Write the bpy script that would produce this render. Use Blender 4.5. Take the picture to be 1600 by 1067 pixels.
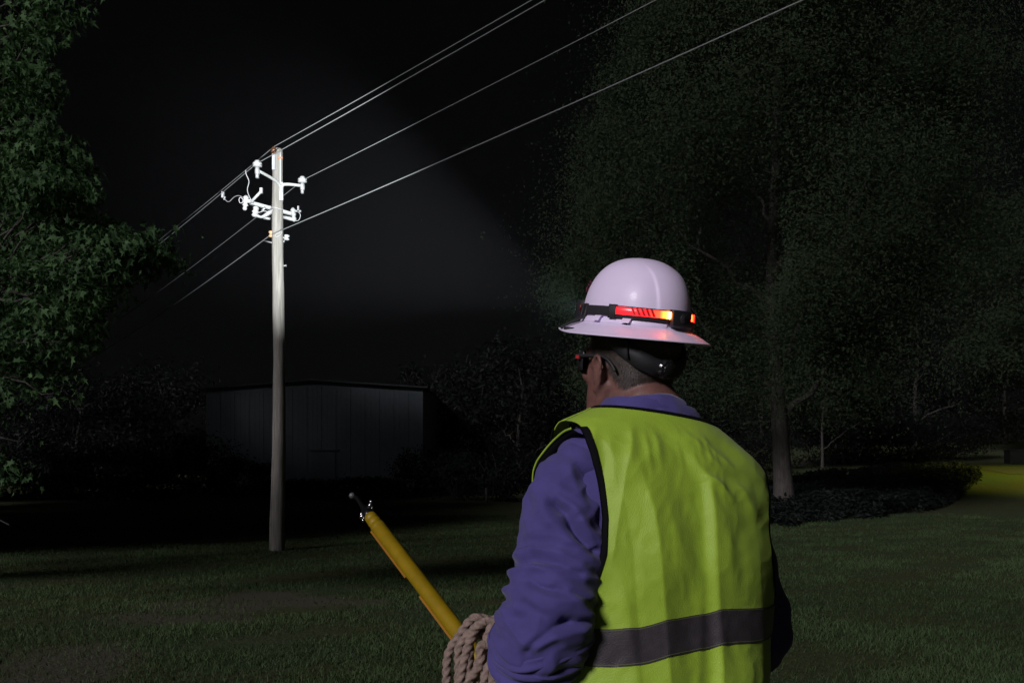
import bpy, math, random
import numpy as np
from mathutils import Vector, Matrix

for o in list(bpy.data.objects):
    bpy.data.objects.remove(o)
SC = bpy.context.scene
COL = SC.collection
rng = np.random.default_rng(7)
random.seed(7)
R = math.radians

# ------------------------------------------------------------------ camera
F = 1556.0          # focal length in photograph pixels (1600 wide)
HY = 740.0          # pixel row of the eye level
EYE = 1.45
cam_d = bpy.data.cameras.new('camera')
cam = bpy.data.objects.new('camera', cam_d)
COL.objects.link(cam)
cam.location = (0, 0, EYE)
cam.rotation_euler = (R(90), 0, 0)
cam_d.sensor_width = 36.0
cam_d.lens = 36.0 * F / 1600.0
cam_d.shift_y = (HY - 533.5) / 1600.0
cam_d.clip_start = 0.05
cam_d.clip_end = 3000
SC.camera = cam

# ------------------------------------------------------------------ night sky and moonlight
SUN_EL, SUN_AZ = 25.0, 36.0      # light travels forward and to the right
sd = np.array([-math.sin(R(SUN_AZ)) * math.cos(R(SUN_EL)), -math.cos(R(SUN_AZ)) * math.cos(R(SUN_EL)), math.sin(R(SUN_EL))])
W = bpy.data.worlds.new('World')
SC.world = W
W.use_nodes = True
wn = W.node_tree.nodes
wl = W.node_tree.links
sky = wn.new('ShaderNodeTexSky')
sky.sky_type = 'NISHITA'
sky.sun_disc = False
sky.sun_elevation = R(SUN_EL)
sky.sun_rotation = math.atan2(sd[0], sd[1])
hs = wn.new('ShaderNodeHueSaturation')
hs.inputs['Saturation'].default_value = 0.25
bg = wn['Background']
bg.inputs['Strength'].default_value = 0.00035
wl.new(sky.outputs[0], hs.inputs['Color'])
wl.new(hs.outputs[0], bg.inputs['Color'])

sun_d = bpy.data.lights.new('moon', 'SUN')
sun_d.energy = 2.15
sun_d.angle = R(12)
sun_d.color = (1.0, 0.94, 1.0)
sun = bpy.data.objects.new('moon', sun_d)
COL.objects.link(sun)
sun.rotation_euler = Vector((-sd[0], -sd[1], -sd[2])).to_track_quat('-Z', 'Y').to_euler()
sun.location = tuple(sd * 60)

SC.view_settings.view_transform = 'Standard'
SC.view_settings.look = 'None'
SC.view_settings.gamma = 1.0
SC.view_settings.exposure = 0.0
SC.view_settings.use_curve_mapping = False
SC.cycles.volume_bounces = 0
SC.cycles.max_bounces = 6
SC.cycles.sample_clamp_indirect = 3.0


# ------------------------------------------------------------------ helpers
def pt(px, py, Y):
    return np.array([(px - 800.0) / F * Y, Y, EYE - (py - HY) / F * Y])


def proj(V):
    V = np.asarray(V)
    return 800 + V[..., 0] / V[..., 1] * F, HY - (V[..., 2] - EYE) / V[..., 1] * F


def sst(a, b, x):
    t = np.clip((np.asarray(x, float) - a) / (b - a), 0, 1)
    return t * t * (3 - 2 * t)


class Noise3:
    """smooth noise from sums of waves"""
    def __init__(self, seed, n=14):
        r = np.random.default_rng(seed)
        d = r.normal(size=(n, 3))
        d /= np.linalg.norm(d, axis=1)[:, None]
        self.k = d * r.uniform(0.6, 1.7, n)[:, None]
        self.p = r.uniform(0, 6.28, n)

    def __call__(self, P, s):
        P = np.asarray(P)
        return np.sin(P @ (self.k.T * s) + self.p).sum(-1) / math.sqrt(len(self.p) / 2) * 0.7


N1, N2, N3, N4 = Noise3(1), Noise3(2), Noise3(3), Noise3(4)


def raw_mesh(name, V, Fc, smooth=True):
    me = bpy.data.meshes.new(name)
    V = np.asarray(V, np.float32).reshape(-1, 3)
    if isinstance(Fc, np.ndarray):
        nf, k = Fc.shape
        me.vertices.add(len(V))
        me.vertices.foreach_set('co', V.ravel())
        me.loops.add(nf * k)
        me.loops.foreach_set('vertex_index', Fc.astype(np.int32).ravel())
        me.polygons.add(nf)
        me.polygons.foreach_set('loop_start', np.arange(0, nf * k, k, dtype=np.int32))
        me.polygons.foreach_set('loop_total', np.full(nf, k, np.int32))
        me.update(calc_edges=True)
    else:
        me.from_pydata([tuple(map(float, v)) for v in V], [], [tuple(int(i) for i in f) for f in Fc])
    me.polygons.foreach_set('use_smooth', np.full(len(me.polygons), smooth, bool))
    me.update()
    return me


class MB:
    """collects shapes; becomes one mesh"""
    def __init__(self):
        self.V, self.F, self.n = [], [], 0

    def add(self, V, Fc):
        V = np.asarray(V, float).reshape(-1, 3)
        self.V.append(V)
        self.F += [tuple(int(i) + self.n for i in f) for f in Fc]
        self.n += len(V)
        return self

    def out(self):
        return np.concatenate(self.V), self.F

    def box(self, c, s, rot=None):
        c, s = np.array(c, float), np.array(s, float) / 2
        V = np.array([[x, y, z] for x in (-1, 1) for y in (-1, 1) for z in (-1, 1)], float) * s
        if rot is not None:
            V = V @ np.array(rot).T
        return self.add(V + c, [(0, 1, 3, 2), (4, 6, 7, 5), (0, 4, 5, 1), (2, 3, 7, 6), (0, 2, 6, 4), (1, 5, 7, 3)])

    def tube(self, path, rad, n=10, closed=False, cap=True, sec=None, twist=0.0):
        V, Fc = tube(path, rad, n, closed, cap, sec, twist)
        return self.add(V, Fc)

    def lathe(self, c, axis, prof, n=16):
        V, Fc = lathe(c, axis, prof, n)
        return self.add(V, Fc)


def grid_faces(n, m, cu=False, cv=False):
    """n rows, m columns"""
    i = np.arange(n if cu else n - 1)
    j = np.arange(m if cv else m - 1)
    I, J = np.meshgrid(i, j, indexing='ij')
    I2, J2 = (I + 1) % n, (J + 1) % m
    return np.stack([I * m + J, I * m + J2, I2 * m + J2, I2 * m + J], -1).reshape(-1, 4)


def frames(path, closed=False):
    P = np.asarray(path, float)
    T = (np.roll(P, -1, 0) - np.roll(P, 1, 0)) if closed else np.gradient(P, axis=0)
    T /= np.linalg.norm(T, axis=1)[:, None] + 1e-12
    a = np.array([0, 0, 1.0]) if abs(T[0][2]) < 0.9 else np.array([1.0, 0, 0])
    e = a - T[0] * (a @ T[0])
    E1 = []
    for t in T:
        e = e - t * (e @ t)
        e /= np.linalg.norm(e) + 1e-12
        E1.append(e)
    E1 = np.array(E1)
    E2 = np.cross(T, E1)
    return P, T, E1, E2


def tube(path, rad, n=10, closed=False, cap=True, sec=None, twist=0.0):
    P, T, E1, E2 = frames(path, closed)
    k = len(P)
    rad = np.broadcast_to(np.asarray(rad, float), (k,))
    a = np.linspace(0, 2 * math.pi, n, endpoint=False)
    sl = np.concatenate([[0], np.cumsum(np.linalg.norm(np.diff(P, axis=0), axis=1))])
    A = a[None, :] + (sl * twist)[:, None]
    sr = np.ones(n) if sec is None else sec(a)
    Rr = rad[:, None] * sr[None, :]
    V = P[:, None] + (Rr * np.cos(A))[..., None] * E1[:, None] + (Rr * np.sin(A))[..., None] * E2[:, None]
    Fc = [tuple(f) for f in grid_faces(k, n, closed, True)]
    if cap and not closed:
        Fc.append(tuple(range(n))[::-1])
        Fc.append(tuple((k - 1) * n + i for i in range(n)))
    return V.reshape(-1, 3), Fc


def lathe(c, axis, prof, n=16):
    """prof: list of (distance along axis, radius)"""
    c, ax = np.array(c, float), np.array(axis, float)
    ax /= np.linalg.norm(ax)
    a = np.array([1.0, 0, 0]) if abs(ax[0]) < 0.8 else np.array([0, 1.0, 0])
    e1 = np.cross(ax, a)
    e1 /= np.linalg.norm(e1)
    e2 = np.cross(ax, e1)
    t = np.linspace(0, 2 * math.pi, n, endpoint=False)
    V = np.array([c + ax * d + r * (math.cos(x) * e1 + math.sin(x) * e2) for d, r in prof for x in t])
    k = len(prof)
    Fc = [tuple(f) for f in grid_faces(k, n, False, True)] + [tuple(range(n))[::-1], tuple((k - 1) * n + i for i in range(n))]
    return V, Fc


def spline(pts, n):
    """Catmull-Rom through pts"""
    P = np.asarray(pts, float)
    P = np.vstack([2 * P[0] - P[1], P, 2 * P[-1] - P[-2]])
    m = len(P) - 3
    out = []
    for u in np.linspace(0, m - 1e-9, n):
        i = int(u)
        t = u - i
        a, b, c, d = P[i:i + 4]
        out.append(0.5 * (2 * b + (c - a) * t + (2 * a - 5 * b + 4 * c - d) * t * t + (3 * b - a - 3 * c + d) * t ** 3))
    return np.array(out)


class Thing:
    """an Empty at the thing's base that parents its parts"""
    def __init__(self, name, label, cat, base, group=None):
        self.base = np.array(base, float)
        o = bpy.data.objects.new(name, None)
        COL.objects.link(o)
        o.location = tuple(self.base)
        o.empty_display_size = 0.1
        o['label'], o['category'] = label, cat
        if group:
            o['group'] = group
        self.root = o

    def part(self, name, V, Fc, mat, parent=None, smooth=True, label=None, kind=None):
        me = raw_mesh(name, np.asarray(V, float).reshape(-1, 3) - self.base, Fc, smooth)
        return self.link(name, me, mat, parent, label, kind)

    def link(self, name, me, mat, parent=None, label=None, kind=None):
        ob = bpy.data.objects.new(name, me)
        COL.objects.link(ob)
        ob.parent = parent or self.root
        if mat:
            me.materials.append(mat)
        if label:
            ob['label'] = label
        if kind:
            ob['kind'] = kind
        return ob


def single(name, V, Fc, mat, label=None, cat=None, group=None, kind=None, base=None, smooth=True):
    base = np.array(base if base is not None else (0, 0, 0), float)
    me = raw_mesh(name, np.asarray(V, float).reshape(-1, 3) - base, Fc, smooth)
    ob = bpy.data.objects.new(name, me)
    COL.objects.link(ob)
    ob.location = tuple(base)
    if mat:
        me.materials.append(mat)
    for k, v in (('label', label), ('category', cat), ('group', group), ('kind', kind)):
        if v:
            ob[k] = v
    return ob


def flat(ob):
    ob.data.polygons.foreach_set('use_smooth', np.zeros(len(ob.data.polygons), bool))


def remeshed(V, Fc, voxel, smooth_iter=4):
    """one continuous surface out of overlapping closed shapes"""
    me = raw_mesh('tmp', V, Fc)
    ob = bpy.data.objects.new('tmp', me)
    COL.objects.link(ob)
    m = ob.modifiers.new('r', 'REMESH')
    m.mode = 'VOXEL'
    m.voxel_size = voxel
    s = ob.modifiers.new('s', 'SMOOTH')
    s.iterations = smooth_iter
    s.factor = 0.5
    dg = bpy.context.evaluated_depsgraph_get()
    ev = ob.evaluated_get(dg).to_mesh()
    nv, nf = len(ev.vertices), len(ev.polygons)
    co = np.empty(nv * 3, np.float32)
    ev.vertices.foreach_get('co', co)
    fs = [tuple(p.vertices) for p in ev.polygons]
    bpy.data.objects.remove(ob)
    bpy.data.meshes.remove(me)
    return co.reshape(-1, 3).astype(float), fs


# ------------------------------------------------------------------ materials
def mat(name, col, rough=0.7, var=0.0, vscale=8.0, bump=0.0, bscale=60.0, metal=0.0, spec=0.5, coat=0.0, stretch=None, col2=None, sheen=0.0, sss=0.0):
    m = bpy.data.materials.new(name)
    m.use_nodes = True
    nt = m.node_tree
    b = nt.nodes['Principled BSDF']
    b.inputs['Roughness'].default_value = rough
    b.inputs['Metallic'].default_value = metal
    b.inputs['Specular IOR Level'].default_value = spec
    b.inputs['Coat Weight'].default_value = coat
    b.inputs['Coat Roughness'].default_value = 0.08
    b.inputs['Sheen Weight'].default_value = sheen
    if sss:
        b.inputs['Subsurface Weight'].default_value = sss
        b.inputs['Subsurface Radius'].default_value = (0.008, 0.003, 0.002)
    b.inputs['Base Color'].default_value = (*col, 1)
    tc = nt.nodes.new('ShaderNodeTexCoord')
    mp = nt.nodes.new('ShaderNodeMapping')
    nt.links.new(tc.outputs['Object'], mp.inputs['Vector'])
    if stretch:
        mp.inputs['Scale'].default_value = stretch
    if var or col2:
        n = nt.nodes.new('ShaderNodeTexNoise')
        n.inputs['Scale'].default_value = vscale
        n.inputs['Detail'].default_value = 6
        n.inputs['Roughness'].default_value = 0.65
        nt.links.new(mp.outputs[0], n.inputs['Vector'])
        cr = nt.nodes.new('ShaderNodeValToRGB')
        c2 = col2 if col2 else tuple(c * (1 + var) for c in col)
        c1 = col if col2 else tuple(c * (1 - var) for c in col)
        cr.color_ramp.elements[0].position = 0.32
        cr.color_ramp.elements[1].position = 0.68
        cr.color_ramp.elements[0].color = (*c1, 1)
        cr.color_ramp.elements[1].color = (*c2, 1)
        nt.links.new(n.outputs['Fac'], cr.inputs[0])
        nt.links.new(cr.outputs[0], b.inputs['Base Color'])
    if bump:
        n2 = nt.nodes.new('ShaderNodeTexNoise')
        n2.inputs['Scale'].default_value = bscale
        n2.inputs['Detail'].default_value = 5
        nt.links.new(mp.outputs[0], n2.inputs['Vector'])
        bp = nt.nodes.new('ShaderNodeBump')
        bp.inputs['Strength'].default_value = bump
        bp.inputs['Distance'].default_value = 0.01
        nt.links.new(n2.outputs['Fac'], bp.inputs['Height'])
        nt.links.new(bp.outputs[0], b.inputs['Normal'])
    return m


def leaf_mat(name, c1, c2, trans=0.35, rough=0.6):
    m = bpy.data.materials.new(name)
    m.use_nodes = True
    nt = m.node_tree
    b = nt.nodes['Principled BSDF']
    b.inputs['Roughness'].default_value = rough
    b.inputs['Specular IOR Level'].default_value = 0.15
    at = nt.nodes.new('ShaderNodeAttribute')
    at.attribute_name = 'tone'
    cr = nt.nodes.new('ShaderNodeValToRGB')
    cr.color_ramp.elements[0].color = (*c1, 1)
    cr.color_ramp.elements[1].color = (*c2, 1)
    nt.links.new(at.outputs['Fac'], cr.inputs[0])
    nt.links.new(cr.outputs[0], b.inputs['Base Color'])
    tr = nt.nodes.new('ShaderNodeBsdfTranslucent')
    nt.links.new(cr.outputs[0], tr.inputs['Color'])
    mx = nt.nodes.new('ShaderNodeMixShader')
    mx.inputs[0].default_value = trans
    nt.links.new(b.outputs[0], mx.inputs[1])
    nt.links.new(tr.outputs[0], mx.inputs[2])
    nt.links.new(mx.outputs[0], nt.nodes['Material Output'].inputs['Surface'])
    return m


def emit_mat(name, col, strength, base=(0.3, 0.02, 0.02)):
    m = bpy.data.materials.new(name)
    m.use_nodes = True
    b = m.node_tree.nodes['Principled BSDF']
    b.inputs['Base Color'].default_value = (*base, 1)
    b.inputs['Roughness'].default_value = 0.25
    b.inputs['Emission Color'].default_value = (*col, 1)
    b.inputs['Emission Strength'].default_value = strength
    return m


M = {}
M['wood'] = mat('weathered_wood', (0.26, 0.25, 0.225), 0.85, col2=(0.12, 0.115, 0.10), vscale=5, bump=0.6, bscale=14, stretch=(6, 6, 0.35))
M['porcelain'] = mat('grey_porcelain', (0.34, 0.35, 0.35), 0.3, var=0.05)
M['brown_glaze'] = mat('brown_porcelain', (0.075, 0.030, 0.012), 0.25, var=0.3)
M['fibreglass'] = mat('pale_fibreglass', (0.34, 0.35, 0.34), 0.5, var=0.1)
M['galv'] = mat('galvanised_steel', (0.36, 0.37, 0.38), 0.5, metal=0.5, var=0.1)
M['rust'] = mat('rusty_steel', (0.30, 0.13, 0.06), 0.8, var=0.3)
M['wire'] = mat('aluminium_wire', (0.17, 0.18, 0.18), 0.6)
M['jumper'] = mat('jumper_wire', (0.35, 0.35, 0.36), 0.6)
M['bark'] = mat('bark', (0.075, 0.068, 0.06), 0.9, col2=(0.028, 0.025, 0.022), vscale=6, bump=0.8, bscale=18, stretch=(3, 3, 0.6))
M['skin'] = mat('skin', (0.165, 0.080, 0.066), 0.5, var=0.14, vscale=45, bump=0.12, bscale=350, spec=0.35, sss=0.12)
M['hair'] = mat('grey_brown_hair', (0.062, 0.048, 0.04), 0.55, var=0.3, vscale=90)
M['shirt'] = mat('blue_violet_cotton', (0.070, 0.060, 0.215), 0.8, var=0.12, vscale=18, bump=0.2, bscale=480, spec=0.2, sheen=0.15)
M['vest'] = mat('lime_mesh', (0.335, 0.51, 0.038), 0.5, var=0.07, vscale=11, bump=0.22, bscale=520, spec=0.5, sheen=0.1)
M['trim'] = mat('black_binding', (0.005, 0.005, 0.006), 0.9, bump=0.2, bscale=500, spec=0.1)
M['stripe'] = mat('grey_reflective_tape', (0.048, 0.042, 0.048), 0.4, var=0.16, vscale=45, bump=0.2, bscale=420)
M['thread'] = mat('grey_thread', (0.11, 0.12, 0.06), 0.8)
M['denim'] = mat('dark_trousers', (0.03, 0.035, 0.06), 0.85, var=0.15, vscale=40, bump=0.2, bscale=500)
M['boot'] = mat('brown_boot', (0.10, 0.06, 0.035), 0.6, var=0.2)
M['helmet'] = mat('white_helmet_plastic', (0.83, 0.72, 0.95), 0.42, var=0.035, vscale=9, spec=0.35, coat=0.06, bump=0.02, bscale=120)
M['blackplastic'] = mat('black_plastic', (0.016, 0.016, 0.018), 0.6, var=0.2, vscale=40, bump=0.05, bscale=500)
M['webbing'] = mat('black_webbing', (0.014, 0.013, 0.016), 0.8, bump=0.25, bscale=900)
M['greypad'] = mat('grey_pad', (0.075, 0.075, 0.08), 0.8, bump=0.2, bscale=500)
M['redmark'] = mat('red_print', (0.28, 0.01, 0.03), 0.45)
M['redplastic'] = mat('red_plastic', (0.42, 0.03, 0.03), 0.35)
M['lens'] = mat('dark_lens', (0.02, 0.02, 0.022), 0.08, spec=0.6)
M['stick'] = mat('yellow_fibreglass', (0.26, 0.172, 0.002), 0.5, var=0.14, vscale=18, bump=0.05, bscale=40)
M['strip'] = mat('orange_strip', (0.28, 0.12, 0.004), 0.5, var=0.15)
M['blacksteel'] = mat('black_steel', (0.03, 0.03, 0.033), 0.3, metal=0.8)
M['chrome'] = mat('bright_steel', (0.6, 0.6, 0.63), 0.2, metal=1.0)
M['rope'] = mat('manila_rope', (0.36, 0.265, 0.22), 0.85, col2=(0.20, 0.145, 0.12), vscale=120, bump=0.5, bscale=700)
M['siding'] = mat('grey_blue_siding', (0.095, 0.122, 0.138), 0.6, var=0.08, vscale=1.0)
M['trimmetal'] = mat('dark_roof_trim', (0.03, 0.038, 0.044), 0.7)
M['doorpaint'] = mat('roller_door_paint', (0.085, 0.108, 0.122), 0.6, var=0.08, vscale=1)
M['palebar'] = mat('pale_door_header', (0.09, 0.09, 0.088), 0.6)
M['cabinet'] = mat('dark_green_cabinet', (0.005, 0.006, 0.006), 0.6, var=0.1)
M['asphalt'] = mat('asphalt', (0.03, 0.03, 0.03), 0.9, var=0.2, vscale=20)
M['paint'] = mat('pale_post_paint', (0.07, 0.068, 0.065), 0.7)
M['hatch'] = emit_mat('dark_red_hatch', (0.30, 0.006, 0.006), 1.0, (0.10, 0.006, 0.006))  # weak emission put in for the bar's light showing through the marks
M['leafL'] = leaf_mat('maple_leaves', (0.022, 0.052, 0.020), (0.085, 0.165, 0.062), 0.3)
M['leafR'] = leaf_mat('oak_leaves', (0.024, 0.040, 0.020), (0.048, 0.072, 0.036), 0.45, 0.9)
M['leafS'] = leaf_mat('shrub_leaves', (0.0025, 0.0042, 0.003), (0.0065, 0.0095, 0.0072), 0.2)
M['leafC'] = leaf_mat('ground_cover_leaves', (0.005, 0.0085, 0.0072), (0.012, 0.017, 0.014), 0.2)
M['grass'] = leaf_mat('grass_blades', (0.032, 0.062, 0.024), (0.082, 0.130, 0.052), 0.35)


# ------------------------------------------------------------------ ground
def gz(X, Y):
    X, Y = np.asarray(X, float), np.asarray(Y, float)
    k = 0.016 + 0.06 * sst(4, 22, X)
    d = np.clip(Y - 30, 0, 70)
    return k * (np.sqrt(d * d + 36) - 6) + 0.02 * N1(np.stack([X, Y, 0 * X], -1), 0.5) * sst(4, 12, Y)


DIRT = [(pt(140, 1022, 8.0), 0.62, 0.36), (pt(100, 1055, 7.2), 0.42, 0.2), (pt(260, 965, 10.0), 0.9, 0.3), (pt(325, 945, 11.0), 0.75, 0.3),
        (pt(385, 930, 11.9), 0.55, 0.35), (pt(455, 938, 11.4), 0.8, 0.22), (pt(545, 940, 11.3), 0.8, 0.16)]


def dirt_mask(X, Y):
    w = np.zeros_like(X)
    nz = N2(np.stack([X, Y, 0 * X], -1), 2.6) * 0.28 + N3(np.stack([X, Y, 0 * X], -1), 7.0) * 0.16
    for c, rx, ry in DIRT:
        cy = EYE * F / (HY - (c[2] - EYE) / c[1] * F - HY) if False else c[1]
        d = np.sqrt(((X - c[0]) / rx) ** 2 + ((Y - cy) / (ry * 2.0)) ** 2)
        w = np.maximum(w, 1 - sst(0.55, 1.25, d + nz))
    return w


def make_ground():
    ys = np.concatenate([np.linspace(-60, 4, 12), np.linspace(5, 16, 90), np.linspace(16.5, 60, 80), np.linspace(63, 140, 30), np.array([180, 260, 400, 700])])
    xs = np.concatenate([np.array([-500, -250, -120, -80]), np.linspace(-60, -12, 25), np.linspace(-11, 11, 110), np.linspace(12, 60, 40), np.array([80, 120, 250, 500])])
    Yg, Xg = np.meshgrid(ys, xs, indexing='ij')
    V = np.stack([Xg, Yg, gz(Xg, Yg)], -1).reshape(-1, 3)
    m = bpy.data.materials.new('lawn_soil')
    m.use_nodes = True
    nt = m.node_tree
    b = nt.nodes['Principled BSDF']
    b.inputs['Roughness'].default_value = 0.95
    b.inputs['Specular IOR Level'].default_value = 0.1
    at = nt.nodes.new('ShaderNodeAttribute')
    at.attribute_name = 'dirt'
    tc = nt.nodes.new('ShaderNodeTexCoord')
    n1 = nt.nodes.new('ShaderNodeTexNoise')
    n1.inputs['Scale'].default_value = 9
    n1.inputs['Detail'].default_value = 8
    n1.inputs['Roughness'].default_value = 0.75
    nt.links.new(tc.outputs['Object'], n1.inputs['Vector'])
    cg = nt.nodes.new('ShaderNodeValToRGB')
    cg.color_ramp.elements[0].position = 0.3
    cg.color_ramp.elements[1].position = 0.7
    cg.color_ramp.elements[0].color = (0.026, 0.040, 0.019, 1)
    cg.color_ramp.elements[1].color = (0.062, 0.084, 0.040, 1)
    nt.links.new(n1.outputs['Fac'], cg.inputs[0])
    n0 = nt.nodes.new('ShaderNodeTexNoise')
    n0.inputs['Scale'].default_value = 0.55
    n0.inputs['Detail'].default_value = 4
    nt.links.new(tc.outputs['Object'], n0.inputs['Vector'])
    cb = nt.nodes.new('ShaderNodeValToRGB')
    cb.color_ramp.elements[0].position = 0.38
    cb.color_ramp.elements[1].position = 0.66
    cb.color_ramp.elements[0].color = (1, 1, 1, 1)
    cb.color_ramp.elements[1].color = (1.25, 0.88, 0.8, 1)
    nt.links.new(n0.outputs['Fac'], cb.inputs[0])
    mu = nt.nodes.new('ShaderNodeMix')
    mu.data_type = 'RGBA'
    mu.blend_type = 'MULTIPLY'
    mu.inputs['Factor'].default_value = 1
    nt.links.new(cg.outputs[0], mu.inputs[6])
    nt.links.new(cb.outputs[0], mu.inputs[7])
    cd = nt.nodes.new('ShaderNodeValToRGB')
    cd.color_ramp.elements[0].color = (0.045, 0.045, 0.030, 1)
    cd.color_ramp.elements[1].color = (0.092, 0.086, 0.060, 1)
    nt.links.new(n1.outputs['Fac'], cd.inputs[0])
    mx = nt.nodes.new('ShaderNodeMix')
    mx.data_type = 'RGBA'
    nt.links.new(at.outputs['Fac'], mx.inputs['Factor'])
    nt.links.new(mu.outputs[2], mx.inputs[6])
    nt.links.new(cd.outputs[0], mx.inputs[7])
    nt.links.new(mx.outputs[2], b.inputs['Base Color'])
    bp = nt.nodes.new('ShaderNodeBump')
    bp.inputs['Strength'].default_value = 0.6
    bp.inputs['Distance'].default_value = 0.03
    n3 = nt.nodes.new('ShaderNodeTexNoise')
    n3.inputs['Scale'].default_value = 30
    n3.inputs['Detail'].default_value = 6
    nt.links.new(tc.outputs['Object'], n3.inputs['Vector'])
    nt.links.new(n3.outputs['Fac'], bp.inputs['Height'])
    nt.links.new(bp.outputs[0], b.inputs['Normal'])
    g = single('ground', V, grid_faces(len(ys), len(xs))[:, ::-1], m, kind='structure')
    a = g.data.attributes.new('dirt', 'FLOAT', 'POINT')
    a.data.foreach_set('value', dirt_mask(V[:, 0], V[:, 1]).astype(np.float32))


make_ground()


def tone_attr(ob, tone):
    a = ob.data.attributes.new('tone', 'FLOAT', 'FACE')
    a.data.foreach_set('value', np.clip(tone, 0, 1).astype(np.float32))


def make_grass(n=330000):
    # density falls off with distance
    u = rng.random(n)
    Y = 6.2 * (34 / 6.2) ** (u ** 0.9)
    X = (rng.random(n) * 2 - 1) * (0.56 * Y + 0.6)
    keep = rng.random(n) > dirt_mask(X, Y) * 0.72
    X, Y = X[keep], Y[keep]
    # clumping
    cl = N4(np.stack([X, Y, 0 * X], -1), 5.0)
    k2 = rng.random(len(X)) < 0.65 + 0.3 * cl
    X, Y, cl = X[k2], Y[k2], cl[k2]
    n = len(X)
    s = (0.75 + 0.05 * Y)
    h = rng.uniform(0.022, 0.055, n) * (1 + 0.25 * cl) * (0.8 + 0.02 * Y)
    w = rng.uniform(0.0022, 0.0042, n) * s
    a = rng.uniform(0, 6.28, n)
    la = rng.uniform(0, 6.28, n)
    le = h * rng.uniform(0.2, 1.1, n)
    B = np.stack([X, Y, gz(X, Y) - 0.004], -1)
    D = np.stack([np.cos(a) * w, np.sin(a) * w, 0 * a], -1)
    Lv = np.stack([np.cos(la) * le, np.sin(la) * le, h], -1)
    Mv = np.stack([np.cos(la) * le * 0.35, np.sin(la) * le * 0.35, h * 0.6], -1)
    V = np.stack([B - D, B + D, B + Mv + D * 0.7, B + Mv - D * 0.7, B + Lv], 1).reshape(-1, 3)
    i = np.arange(n)[:, None] * 5
    T = np.concatenate([i + np.array([[0, 1, 2]]), i + np.array([[0, 2, 3]]), i + np.array([[3, 2, 4]])])
    g = single('grass', V, T, M['grass'], 'short mown grass of the dark lawn', 'grass', kind='stuff')
    t = np.clip(0.45 + 0.25 * cl + rng.normal(0, 0.2, n) + 0.2 * N2(B, 0.7), 0, 1)
    tone_attr(g, np.concatenate([t, t, t]))


make_grass()


# ------------------------------------------------------------------ leaves and trees
MAPLE = np.array([(0, 0), (0.07, 0.16), (0.26, 0.12), (0.15, 0.34), (0.33, 0.58), (0.11, 0.56), (0.0, 1.05), (-0.11, 0.56), (-0.33, 0.58), (-0.15, 0.34), (-0.26, 0.12), (-0.07, 0.16)])
OVAL = np.array([(0, 0), (0.26, 0.45), (0, 1.0), (-0.26, 0.45)])


def leaves(C, size, droop=0.3, shape=OVAL, r=rng, out=None, rough=0.75):
    """leaf blades at C; out: directions that the blades of a spray tend to face"""
    n = len(C)
    size = np.broadcast_to(size, (n,)) * r.uniform(0.55, 1.3, n)
    nn = r.normal(size=(n, 3)) * rough
    if out is not None:
        o = out / (np.linalg.norm(out, axis=1)[:, None] + 1e-6)
        nn = nn + o + np.array([0, 0, 0.55])
    nn /= np.linalg.norm(nn, axis=1)[:, None]
    d = r.normal(size=(n, 3))
    d[:, 2] -= droop * 1.6
    d -= nn * (d * nn).sum(1)[:, None]
    d /= np.linalg.norm(d, axis=1)[:, None] + 1e-9
    s = np.cross(d, nn)
    X = shape[:, 0][None, :, None]
    Yv = shape[:, 1][None, :, None]
    V = C[:, None] + size[:, None, None] * (X * s[:, None] + Yv * d[:, None] + (np.abs(X) * 0.35 - 0.25 * Yv * Yv) * nn[:, None])
    return V.reshape(-1, 3), np.arange(n * len(shape)).reshape(n, len(shape))


def limb_path(a, b, bow=0.15, n=10, wob=0.05, r=rng):
    a, b = np.array(a, float), np.array(b, float)
    L = np.linalg.norm(b - a)
    t = np.linspace(0, 1, n)[:, None]
    P = a + (b - a) * t + np.array([0, 0, bow * L]) * (t * (1 - t)) * 2
    P[1:-1] += r.normal(0, wob * L / n ** 0.5, (n - 2, 3))
    return P


def near_limit(C, bound, side):
    """keep what lies on the crown's side of an outline given as (row, column)"""
    px, py = proj(C)
    b = np.interp(py, [q[0] for q in bound], [q[1] for q in bound])
    return px < b if side < 0 else px > b


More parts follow.
